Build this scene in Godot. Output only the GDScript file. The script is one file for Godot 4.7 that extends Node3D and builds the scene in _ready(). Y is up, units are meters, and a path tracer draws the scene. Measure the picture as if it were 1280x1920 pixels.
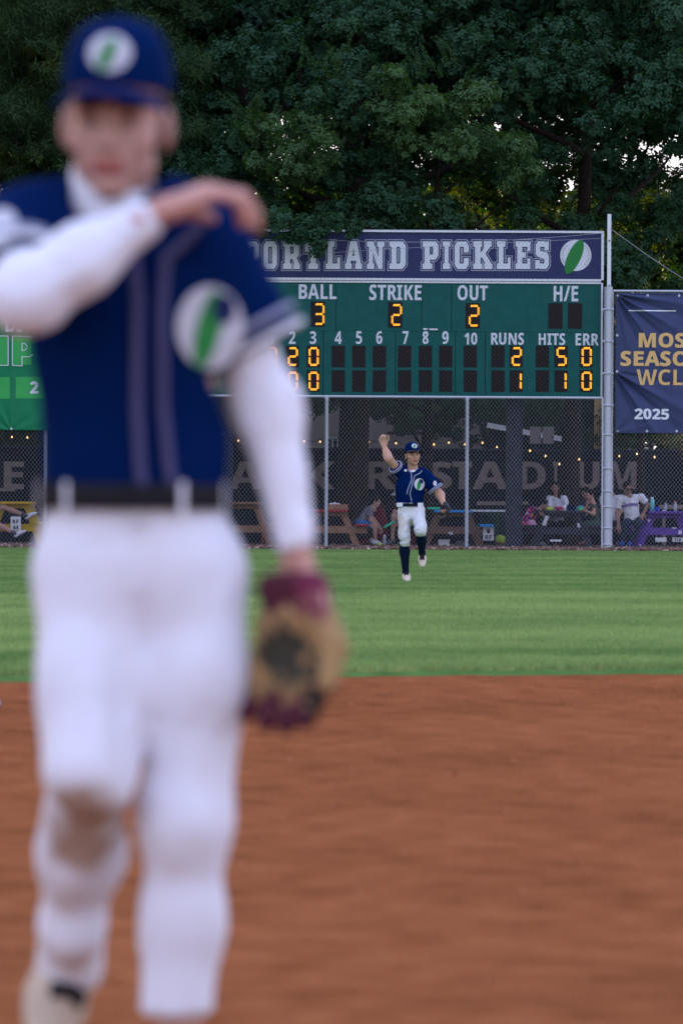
extends Node3D

# ---------------------------------------------------------------- camera numbers
const FPX := 8640.0          # focal length in pixels of the 1280x1920 picture
const EYE := 1.08            # lens height above the field
const HORIZON := 928.0
const ROLL := 0.0055
const FENCE := 90.0
const PITCHER := 7.63
const FIELDER := 55.6

var rng := RandomNumberGenerator.new()
var used := {}
var M := {}
var head_tpl := {}
var hand_tpl := {}

func _ready() -> void:
	rng.seed = 7
	setup_view()
	make_materials()
	build_ground()
	build_fence()
	build_scoreboard()
	build_banners()
	build_backdrop()
	build_trees()
	build_tables()
	build_templates()
	build_people()
	build_small_things()

func setup_view() -> void:
	var cam := Camera3D.new()
	cam.name = "camera"
	cam.fov = rad_to_deg(2.0 * atan(960.0 / FPX))
	cam.near = 0.1
	cam.far = 2000.0
	add_child(cam)
	cam.position = Vector3(0, EYE, 0)
	cam.rotation = Vector3(-atan((960.0 - HORIZON) / FPX), 0, ROLL)
	var at := CameraAttributesPhysical.new()
	at.frustum_focal_length = 24.0 / (2.0 * tan(atan(960.0 / FPX)))
	at.frustum_focus_distance = 74.0
	at.exposure_aperture = at.frustum_focal_length * 0.001 / 0.034
	at.frustum_near = 0.1
	at.frustum_far = 2000.0
	cam.attributes = at
	cam.current = true
	var env := Environment.new()
	env.background_mode = Environment.BG_SKY
	var sky := Sky.new()
	var sm := ProceduralSkyMaterial.new()
	sm.sky_top_color = Color(0.675, 0.73, 0.91)
	sm.sky_horizon_color = Color(0.92, 0.915, 0.955)
	sm.sky_curve = 0.25
	sm.ground_horizon_color = Color(0.42, 0.38, 0.38)
	sm.ground_bottom_color = Color(0.28, 0.24, 0.22)
	sm.sun_angle_max = 62.0
	sm.sun_curve = 0.55
	sky.sky_material = sm
	env.sky = sky
	env.background_energy_multiplier = 1.0
	env.tonemap_mode = Environment.TONE_MAPPER_LINEAR
	env.tonemap_exposure = 2.4
	env.sdfgi_enabled = true
	env.ssao_enabled = true
	env.ssil_enabled = true
	var we := WorldEnvironment.new()
	we.name = "environment"
	we.environment = env
	add_child(we)
	# the evening sun stands low behind the trees
	var sun := DirectionalLight3D.new()
	sun.name = "sun"
	sun.light_energy = 1.5
	sun.light_color = Color(1.0, 0.87, 0.62)
	sun.light_angular_distance = 0.5
	sun.shadow_enabled = true
	add_child(sun)
	var az := deg_to_rad(-36.0)
	var el := deg_to_rad(9.0)
	var towards := Vector3(sin(az) * cos(el), sin(el), -cos(az) * cos(el))
	sun.look_at_from_position(towards * 50.0, Vector3.ZERO, Vector3.UP)

# a point of the place that stands `depth` metres from the lens
func W(px: float, py: float, depth: float) -> Vector3:
	var u := px - 640.0
	var v := py - 960.0
	var x := u * cos(ROLL) + v * sin(ROLL)
	var y := -u * sin(ROLL) + v * cos(ROLL) + 960.0
	return Vector3(x * depth / FPX, EYE + (HORIZON - y) * depth / FPX, -depth)

# ---------------------------------------------------------------- names and tags
func numbered(called: String) -> String:
	if not used.has(called):
		used[called] = 0
		return called
	used[called] += 1
	return "%s_%03d" % [called, used[called]]

func tag(o: Node, label: String, category: String, group := "", kind := "") -> Node:
	if label: o.set_meta("label", label)
	if category: o.set_meta("category", category)
	if group: o.set_meta("group", group)
	if kind: o.set_meta("kind", kind)
	return o

func thing(called: String, label: String, category: String, at := Vector3.ZERO, turn := 0.0, group := "") -> Node3D:
	var o := Node3D.new()
	o.name = numbered(called)
	add_child(o)
	o.position = at
	o.rotation.y = turn
	tag(o, label, category, group)
	return o

func put(called: String, mesh: Mesh, mat: Material, parent: Node = null, at := Vector3.ZERO) -> MeshInstance3D:
	var o := MeshInstance3D.new()
	o.mesh = mesh
	if mat: o.material_override = mat
	o.position = at
	if parent:
		o.name = called
		parent.add_child(o, true)
	else:
		o.name = numbered(called)
		add_child(o)
	return o

func dup(o: Node3D, label := "") -> Node3D:
	var c: Node3D = o.duplicate()
	var base: String = o.name
	if base.length() > 4 and base.substr(base.length() - 4, 1) == "_" and base.right(3).is_valid_int():
		base = base.left(base.length() - 4)
	c.name = numbered(base)
	add_child(c)
	if label: c.set_meta("label", label)
	return c

# ---------------------------------------------------------------- mesh helpers
func ST() -> SurfaceTool:
	var st := SurfaceTool.new()
	st.begin(Mesh.PRIMITIVE_TRIANGLES)
	st.set_smooth_group(-1)
	return st

func quad(st: SurfaceTool, a: Vector3, b: Vector3, c: Vector3, d: Vector3) -> void:
	for p in [a, b, c, a, c, d]: st.add_vertex(p)

func box(st: SurfaceTool, c: Vector3, s: Vector3, b := Basis.IDENTITY) -> void:
	var h := s * 0.5
	var p: Array[Vector3] = []
	for i in 8:
		p.append(c + b * Vector3(h.x if i & 1 else -h.x, h.y if i & 2 else -h.y, h.z if i & 4 else -h.z))
	quad(st, p[4], p[6], p[7], p[5])
	quad(st, p[1], p[3], p[2], p[0])
	quad(st, p[5], p[7], p[3], p[1])
	quad(st, p[0], p[2], p[6], p[4])
	quad(st, p[6], p[2], p[3], p[7])
	quad(st, p[0], p[4], p[5], p[1])

# a box with its long edges chamfered, length along x
func plank(s: Vector3, ch := 0.006) -> ArrayMesh:
	var st := ST()
	var y := s.y * 0.5
	var z := s.z * 0.5
	var prof := [Vector2(y - ch, z), Vector2(y, z - ch), Vector2(y, -z + ch), Vector2(y - ch, -z), Vector2(-y + ch, -z), Vector2(-y, -z + ch), Vector2(-y, z - ch), Vector2(-y + ch, z)]
	var x := s.x * 0.5
	for i in 8:
		var a: Vector2 = prof[i]
		var b: Vector2 = prof[(i + 1) % 8]
		quad(st, Vector3(-x, a.x, a.y), Vector3(-x, b.x, b.y), Vector3(x, b.x, b.y), Vector3(x, a.x, a.y))
	for i in range(1, 7):
		var o: Vector2 = prof[0]
		var a: Vector2 = prof[i]
		var b: Vector2 = prof[i + 1]
		for q in [Vector3(x, o.x, o.y), Vector3(x, a.x, a.y), Vector3(x, b.x, b.y), Vector3(-x, o.x, o.y), Vector3(-x, b.x, b.y), Vector3(-x, a.x, a.y)]:
			st.add_vertex(q)
	return done(st)

func done(st: SurfaceTool) -> ArrayMesh:
	st.generate_normals()
	return st.commit()

func boxmesh(s: Vector3) -> ArrayMesh:
	return plank(s, min(0.006, s.y * 0.2, s.z * 0.2))

# a bar between two points: width across, thickness in depth
func bar(a: Vector3, b: Vector3, wide: float, thick: float) -> ArrayMesh:
	var st := ST()
	var x := (b - a).normalized()
	var z := Vector3(0, 0, 1)
	if abs(x.dot(z)) > 0.95: z = Vector3.UP
	var y := z.cross(x).normalized()
	z = x.cross(y).normalized()
	box(st, (a + b) * 0.5, Vector3((b - a).length(), wide, thick), Basis(x, y, z))
	return done(st)

func tube(st: SurfaceTool, pts: PackedVector3Array, radii: PackedFloat32Array, sides := 8, smooth := 0, caps := true) -> void:
	st.set_smooth_group(smooth)
	var rings: Array = []
	var n := pts.size()
	var side := Vector3.ZERO
	for i in n:
		var t := (pts[min(i + 1, n - 1)] - pts[max(i - 1, 0)]).normalized()
		if side == Vector3.ZERO:
			side = t.cross(Vector3(0.13, 0.2, 1) if abs(t.z) < 0.9 else Vector3.UP).normalized()
		side = (side - t * side.dot(t)).normalized()
		var up := t.cross(side)
		var r := radii[min(i, radii.size() - 1)]
		var ring := PackedVector3Array()
		for k in sides:
			var a := TAU * k / sides
			ring.append(pts[i] + (side * cos(a) + up * sin(a)) * r)
		rings.append(ring)
	for i in n - 1:
		for k in sides:
			var k2 := (k + 1) % sides
			quad(st, rings[i][k], rings[i + 1][k], rings[i + 1][k2], rings[i][k2])
	if caps:
		st.set_smooth_group(-1)
		for k in range(1, sides - 1):
			for q in [rings[0][0], rings[0][k], rings[0][k + 1], rings[n - 1][0], rings[n - 1][k + 1], rings[n - 1][k]]: st.add_vertex(q)
	st.set_smooth_group(-1)

func tubemesh(pts: Array, radii: Array, sides := 8) -> ArrayMesh:
	var st := ST()
	tube(st, PackedVector3Array(pts), PackedFloat32Array(radii), sides)
	return done(st)

# profile of (radius, height) turned about y
func lathe(st: SurfaceTool, prof: Array, at := Vector3.ZERO, sides := 16, smooth := 0) -> void:
	st.set_smooth_group(smooth)
	for i in prof.size() - 1:
		for k in sides:
			var a := TAU * k / sides
			var b := TAU * (k + 1) / sides
			var p: Vector2 = prof[i]
			var q: Vector2 = prof[i + 1]
			quad(st, at + Vector3(p.x * cos(a), p.y, p.x * sin(a)), at + Vector3(p.x * cos(b), p.y, p.x * sin(b)), at + Vector3(q.x * cos(b), q.y, q.x * sin(b)), at + Vector3(q.x * cos(a), q.y, q.x * sin(a)))
	st.set_smooth_group(-1)

func lathemesh(prof: Array, sides := 16) -> ArrayMesh:
	var st := ST()
	lathe(st, prof, Vector3.ZERO, sides)
	return done(st)

# a flat shape extruded towards +z, outline in x/y
func plate(poly: PackedVector2Array, depth: float) -> ArrayMesh:
	var st := ST()
	plate_on(st, poly, depth)
	return done(st)

func plate_on(st: SurfaceTool, poly: PackedVector2Array, depth: float, off := Vector3.ZERO) -> void:
	if Geometry2D.is_polygon_clockwise(poly) == false:
		poly.reverse()
	var idx := Geometry2D.triangulate_polygon(poly)
	for i in range(0, idx.size(), 3):
		var a := poly[idx[i]]
		var b := poly[idx[i + 1]]
		var c := poly[idx[i + 2]]
		if (b - a).cross(c - a) > 0:
			var t := b
			b = c
			c = t
		for q in [a, b, c]: st.add_vertex(Vector3(q.x, q.y, depth) + off)
	for i in poly.size():
		var a := poly[i]
		var b := poly[(i + 1) % poly.size()]
		quad(st, Vector3(a.x, a.y, 0) + off, Vector3(b.x, b.y, 0) + off, Vector3(b.x, b.y, depth) + off, Vector3(a.x, a.y, depth) + off)

var fonts := {}
func font(bold: float) -> Font:
	if fonts.has(bold): return fonts[bold]
	var f := SystemFont.new()
	f.font_names = PackedStringArray(["Droid Sans"])
	f.font_weight = 700
	var v := FontVariation.new()
	v.base_font = f
	v.variation_embolden = bold
	fonts[bold] = v
	return v

# lettering fitted to a box w x h (w <= 0 keeps the font's own width, stretched by -w)
func lettering(txt: String, w: float, h: float, depth := 0.01, bold := 0.0) -> ArrayMesh:
	var t := TextMesh.new()
	t.text = txt
	t.font = font(bold)
	t.font_size = 64
	t.pixel_size = 0.01
	t.depth = 0.05
	t.curve_step = 1.0
	t.horizontal_alignment = HORIZONTAL_ALIGNMENT_LEFT
	var arr := t.get_mesh_arrays()
	var vs: PackedVector3Array = arr[Mesh.ARRAY_VERTEX]
	var bb := AABB(vs[0], Vector3.ZERO)
	for v in vs: bb = bb.expand(v)
	var sy := h / bb.size.y
	var sx := sy
	if w > 0: sx = w / bb.size.x
	elif w < 0: sx = sy * -w
	for i in vs.size():
		var v := vs[i]
		vs[i] = Vector3((v.x - bb.position.x) * sx, (v.y - bb.position.y) * sy, (v.z - bb.position.z) / bb.size.z * depth)
	arr[Mesh.ARRAY_VERTEX] = vs
	arr[Mesh.ARRAY_TANGENT] = null
	var m := ArrayMesh.new()
	m.add_surface_from_arrays(Mesh.PRIMITIVE_TRIANGLES, arr)
	return m

func bend(mesh: ArrayMesh, f: Callable) -> ArrayMesh:
	var arr := mesh.surface_get_arrays(0)
	var vs: PackedVector3Array = arr[Mesh.ARRAY_VERTEX]
	for i in vs.size(): vs[i] = f.call(vs[i])
	arr[Mesh.ARRAY_VERTEX] = vs
	var m := ArrayMesh.new()
	m.add_surface_from_arrays(Mesh.PRIMITIVE_TRIANGLES, arr)
	return m

# the same triangles cut until no edge is longer than `most`
func finer(mesh: ArrayMesh, most: float) -> ArrayMesh:
	var arr := mesh.surface_get_arrays(0)
	var vs: PackedVector3Array = arr[Mesh.ARRAY_VERTEX]
	var idx: PackedInt32Array = arr[Mesh.ARRAY_INDEX] if arr[Mesh.ARRAY_INDEX] != null else PackedInt32Array()
	var todo: Array = []
	if idx.size():
		for i in range(0, idx.size(), 3): todo.append([vs[idx[i]], vs[idx[i + 1]], vs[idx[i + 2]]])
	else:
		for i in range(0, vs.size(), 3): todo.append([vs[i], vs[i + 1], vs[i + 2]])
	var st := ST()
	while todo.size():
		var t: Array = todo.pop_back()
		var l := [(t[1] - t[0]).length(), (t[2] - t[1]).length(), (t[0] - t[2]).length()]
		var k := 0
		if l[1] > l[k]: k = 1
		if l[2] > l[k]: k = 2
		if l[k] <= most:
			for q in t: st.add_vertex(q)
		else:
			var a: Vector3 = t[k]
			var b: Vector3 = t[(k + 1) % 3]
			var c: Vector3 = t[(k + 2) % 3]
			var m := (a + b) * 0.5
			todo.append([a, m, c])
			todo.append([m, b, c])
	return done(st)

# a grid surface from f(u, v), front face towards du x dv
func sheet(nu: int, nv: int, f: Callable, uvs := Vector2.ONE) -> ArrayMesh:
	var st := SurfaceTool.new()
	st.begin(Mesh.PRIMITIVE_TRIANGLES)
	st.set_smooth_group(0)
	for j in nv + 1:
		for i in nu + 1:
			var u := float(i) / nu
			var v := float(j) / nv
			st.set_uv(Vector2(u, v) * uvs)
			st.add_vertex(f.call(u, v))
	for j in nv:
		for i in nu:
			var a := j * (nu + 1) + i
			for k in [a, a + nu + 1, a + nu + 2, a, a + nu + 2, a + 1]: st.add_index(k)
	st.generate_normals()
	return st.commit()

# ---------------------------------------------------------------- materials
func mat(c: Color, rough := 0.8, metal := 0.0) -> StandardMaterial3D:
	var m := StandardMaterial3D.new()
	m.albedo_color = c
	m.roughness = rough
	m.metallic = metal
	m.metallic_specular = 0.22
	m.cull_mode = BaseMaterial3D.CULL_DISABLED
	return m

# c is a linear base colour
func lin(r: float, g: float, b: float, rough := 0.8, metal := 0.0) -> StandardMaterial3D:
	return mat(Color(r, g, b).linear_to_srgb(), rough, metal)

func noise(sd: int, freq: float, oct := 4, kind := FastNoiseLite.TYPE_SIMPLEX_SMOOTH) -> FastNoiseLite:
	var n := FastNoiseLite.new()
	n.seed = sd
	n.frequency = freq
	n.noise_type = kind
	n.fractal_octaves = oct
	return n

# sharp crested folds of cloth
func creases(sd: int, freq: float) -> FastNoiseLite:
	var n := noise(sd, freq, 2)
	n.fractal_type = FastNoiseLite.FRACTAL_RIDGED
	n.domain_warp_enabled = true
	n.domain_warp_amplitude = 0.12
	n.domain_warp_frequency = 3.0
	return n

# a tiling texture that mixes linear colours by two noises
func mottle(size: int, sd: int, f1: float, f2: float, cols: Array, stretch := 1) -> ImageTexture:
	var a := noise(sd, f1).get_seamless_image(size, size)
	var b := noise(sd + 1, f2, 3).get_seamless_image(size, size)
	var img := Image.create(size, size, true, Image.FORMAT_RGB8)
	var g := Gradient.new()
	var off := PackedFloat32Array()
	var cc := PackedColorArray()
	for i in cols.size():
		off.append(float(i) / (cols.size() - 1))
		cc.append(cols[i])
	g.offsets = off
	g.colors = cc
	var da := a.get_data()
	var db := b.get_data()
	var lut: Array[Color] = []
	for i in 256: lut.append(g.sample(i / 255.0).linear_to_srgb())
	for y in size:
		for x in size:
			var xs := x
			var ys := (y * stretch) % size
			var v := (da[ys * size + xs] * 3 + db[ys * size + x]) / 4
			img.set_pixel(x, y, lut[clampi(v, 0, 255)])
	img.generate_mipmaps()
	return ImageTexture.create_from_image(img)

func grey_noise(size: int, sd: int, f: float, oct := 4) -> ImageTexture:
	return ImageTexture.create_from_image(noise(sd, f, oct).get_seamless_image(size, size))

func textured(tex: Texture2D, scale: Vector3, rough := 0.9, tri := true) -> StandardMaterial3D:
	var m := mat(Color.WHITE, rough)
	m.albedo_texture = tex
	m.uv1_scale = scale
	if tri:
		m.uv1_triplanar = true
		m.uv1_world_triplanar = true
	return m

func relief(m: StandardMaterial3D, tex: Texture2D, cm: float) -> StandardMaterial3D:
	m.heightmap_enabled = true
	m.heightmap_texture = tex
	m.heightmap_scale = cm
	return m

func vcol(rough := 0.85) -> StandardMaterial3D:
	var m := mat(Color.WHITE, rough)
	m.vertex_color_use_as_albedo = true
	return m

func make_materials() -> void:
	var fine := grey_noise(256, 3, 0.05)
	M.fine = fine
	M.dirt = textured(mottle(1024, 11, 0.009, 0.12, [Color(.13, .042, .016), Color(.215, .074, .029), Color(.27, .095, .039), Color(.36, .135, .062)], 1), Vector3(0.36, 0.36, 0.4), 1.0)
	relief(M.dirt, grey_noise(512, 12, 0.03, 5), 0.7)
	M.dirt.metallic_specular = 0.0
	M.dirt.vertex_color_use_as_albedo = true
	M.turf = textured(mottle(512, 21, 0.02, 0.14, [Color(.07, .15, .04), Color(.12, .23, .065), Color(.16, .28, .08)]), Vector3(0.3, 0.3, 0.5), 1.0)
	M.soil = textured(mottle(256, 24, 0.03, 0.2, [Color(.06, .035, .028), Color(.12, .072, .058), Color(.19, .12, .095)]), Vector3(0.8, 0.8, 0.8), 1.0)
	M.turf.metallic_specular = 0.0
	M.blade = vcol(0.9)
	M.blade.metallic_specular = 0.1
	M.blade.backlight_enabled = true
	M.blade.backlight = Color(0.25, 0.35, 0.12)
	M.clod = vcol(1.0)
	M.galv = textured(mottle(256, 31, 0.03, 0.2, [Color(.30, .32, .36), Color(.42, .44, .49), Color(.52, .55, .60)]), Vector3(6, 6, 6), 0.5)
	M.galv.metallic = 0.35
	M.wire = lin(.32, .35, .38, 0.6, 0.1)
	M.net = lin(.09, .10, .12, 0.9)
	M.white_trim = textured(mottle(256, 33, 0.02, 0.2, [Color(.55, .56, .60), Color(.68, .69, .72), Color(.74, .75, .78)]), Vector3(3, 3, 3), 0.6)
	M.navy_sign = textured(mottle(256, 35, 0.02, 0.15, [Color(.024, .028, .088), Color(.030, .035, .105), Color(.038, .044, .12)]), Vector3(1.3, 1.3, 1.3), 0.5)
	M.green_sign = textured(mottle(256, 37, 0.015, 0.2, [Color(.004, .078, .070), Color(.006, .092, .082), Color(.010, .105, .094)]), Vector3(0.9, 0.9, 0.9), 0.5)
	M.letter = lin(.62, .64, .70, 0.6)
	M.letter_line = lin(.40, .42, .52, 0.6)
	M.led_window = lin(.014, .010, .012, 0.4)
	M.led = lin(.6, .3, .05, 0.4)
	M.led.emission_enabled = true
	M.led.emission = Color(1.0, 0.69, 0.17)
	M.led.emission_energy_multiplier = 0.72
	M.bulb = lin(.9, .8, .6, 0.3)
	M.bulb.emission_enabled = true
	M.bulb.emission = Color(1.0, 0.72, 0.42)
	M.bulb.emission_energy_multiplier = 1.1
	M.cable = lin(.03, .03, .035, 0.7)
	M.steel_wire = lin(.30, .31, .34, 0.5, 0.4)
	M.banner_navy = lin(.045, .055, .125, 0.5)
	M.banner_green = lin(.012, .17, .075, 0.5)
	M.banner_light = lin(.045, .33, .085, 0.5)
	M.gold = lin(.62, .40, .16, 0.6)
	M.wood = textured(mottle(256, 41, 0.015, 0.12, [Color(.16, .085, .05), Color(.25, .14, .085), Color(.32, .19, .12)]), Vector3(1.5, 6, 6), 0.85)
	M.wood_dark = textured(mottle(256, 43, 0.02, 0.12, [Color(.08, .045, .032), Color(.13, .075, .055), Color(.17, .10, .075)]), Vector3(1.5, 6, 6), 0.85)
	M.paint_red = textured(mottle(128, 45, 0.04, 0.2, [Color(.16, .018, .02), Color(.30, .03, .035), Color(.36, .05, .05)]), Vector3(2, 2, 2), 0.6)
	M.paint_blue = lin(.012, .22, .55, 0.5)
	M.paint_purple = textured(mottle(128, 47, 0.03, 0.2, [Color(.075, .03, .21), Color(.11, .045, .30), Color(.14, .06, .36)]), Vector3(2, 2, 2), 0.6)
	M.paint_slate = textured(mottle(128, 49, 0.03, 0.2, [Color(.022, .025, .038), Color(.036, .04, .058), Color(.05, .055, .075)]), Vector3(2, 2, 2), 0.6)
	M.paint_yellow = textured(mottle(128, 51, 0.03, 0.2, [Color(.38, .24, .008), Color(.52, .34, .014), Color(.58, .40, .03)]), Vector3(2, 2, 2), 0.6)
	M.screen = textured(mottle(256, 53, 0.02, 0.2, [Color(.006, .007, .011), Color(.011, .013, .02), Color(.022, .023, .03)]), Vector3(0.7, 0.7, 0.7), 0.9)
	M.screen_letter = textured(mottle(256, 55, 0.02, 0.2, [Color(.13, .10, .09), Color(.21, .16, .145), Color(.27, .21, .19)]), Vector3(1.2, 1.2, 1.2), 0.9)
	M.siding = textured(mottle(256, 57, 0.02, 0.15, [Color(.48, .40, .37), Color(.56, .475, .44), Color(.62, .535, .50)]), Vector3(0.6, 5, 0.6), 0.85)
	M.glass = lin(.03, .045, .07, 0.12)
	M.bark = textured(mottle(256, 59, 0.04, 0.15, [Color(.008, .006, .006), Color(.022, .016, .014), Color(.045, .034, .028)]), Vector3(1.4, 0.5, 1.4), 1.0)
	relief(M.bark, grey_noise(256, 60, 0.04), 3.0)
	M.post_grey = textured(mottle(256, 61, 0.02, 0.15, [Color(.016, .018, .027), Color(.026, .029, .042), Color(.035, .038, .052)]), Vector3(1, 1, 1), 0.7)
	M.leaf = vcol(0.55)
	M.leaf.backlight_enabled = true
	M.leaf.backlight = Color(0.85, 0.9, 0.22)
	M.leaf.metallic_specular = 0.25
	M.white_paint = lin(.62, .63, .68, 0.6)
	M.black = lin(.01, .01, .012, 0.6)
	M.chip = vcol(1.0)
	# clothes and skin
	M.skin = vcol(0.5)
	M.skin.subsurf_scatter_enabled = true
	M.skin.subsurf_scatter_strength = 0.12
	M.cloth = vcol(0.9)
	M.pant_white = vcol(0.85)
	M.navy_cloth = lin(.001, .0115, .066, 0.9)
	M.navy_cloth.metallic_specular = 0.1
	M.navy_dark = lin(.003, .008, .03, 0.8)
	M.piping = lin(.28, .30, .42, 0.8)
	M.piping_dim = lin(.075, .072, .16, 0.8)
	M.shirt_white = lin(.72, .72, .78, 0.85)
	M.emblem_white = lin(.50, .50, .55, 0.8)
	M.emblem_green = lin(.03, .20, .05, 0.8)
	M.emblem_navy = lin(.012, .02, .075, 0.8)
	M.stitch = lin(.28, .05, .06, 0.8)
	M.belt = lin(.012, .012, .016, 0.5)
	M.buckle = lin(.35, .30, .22, 0.35, 0.8)
	M.shoe_cream = lin(.55, .46, .36, 0.6)
	M.lace = lin(.02, .016, .02, 0.8)
	M.bin = lin(.008, .035, .022, 0.5)
	M.blind = lin(.22, .20, .19, 0.7)
	M.cane = lin(.72, .50, .24, 0.5)  # gold made pale to hold sunlight that does not reach the canes
	M.pant_plain = lin(.70, .705, .77, 0.85)
	M.pink = lin(.60, .03, .20, 0.6)
	M.pink_pale = lin(.60, .28, .40, 0.7)
	M.mint = lin(.03, .45, .24, 0.5)
	M.rock = lin(.12, .12, .13, 0.9)
	M.maroon = lin(.14, .012, .022, 0.8)
	M.clear = mat(Color(.75, .85, .9, .35), 0.08)
	M.clear.transparency = BaseMaterial3D.TRANSPARENCY_ALPHA
	M.coral = lin(.55, .12, .10, 0.6)
	M.aqua = lin(.16, .50, .52, 0.4)
	M.hat = lin(.38, .36, .36, 0.8)

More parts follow.
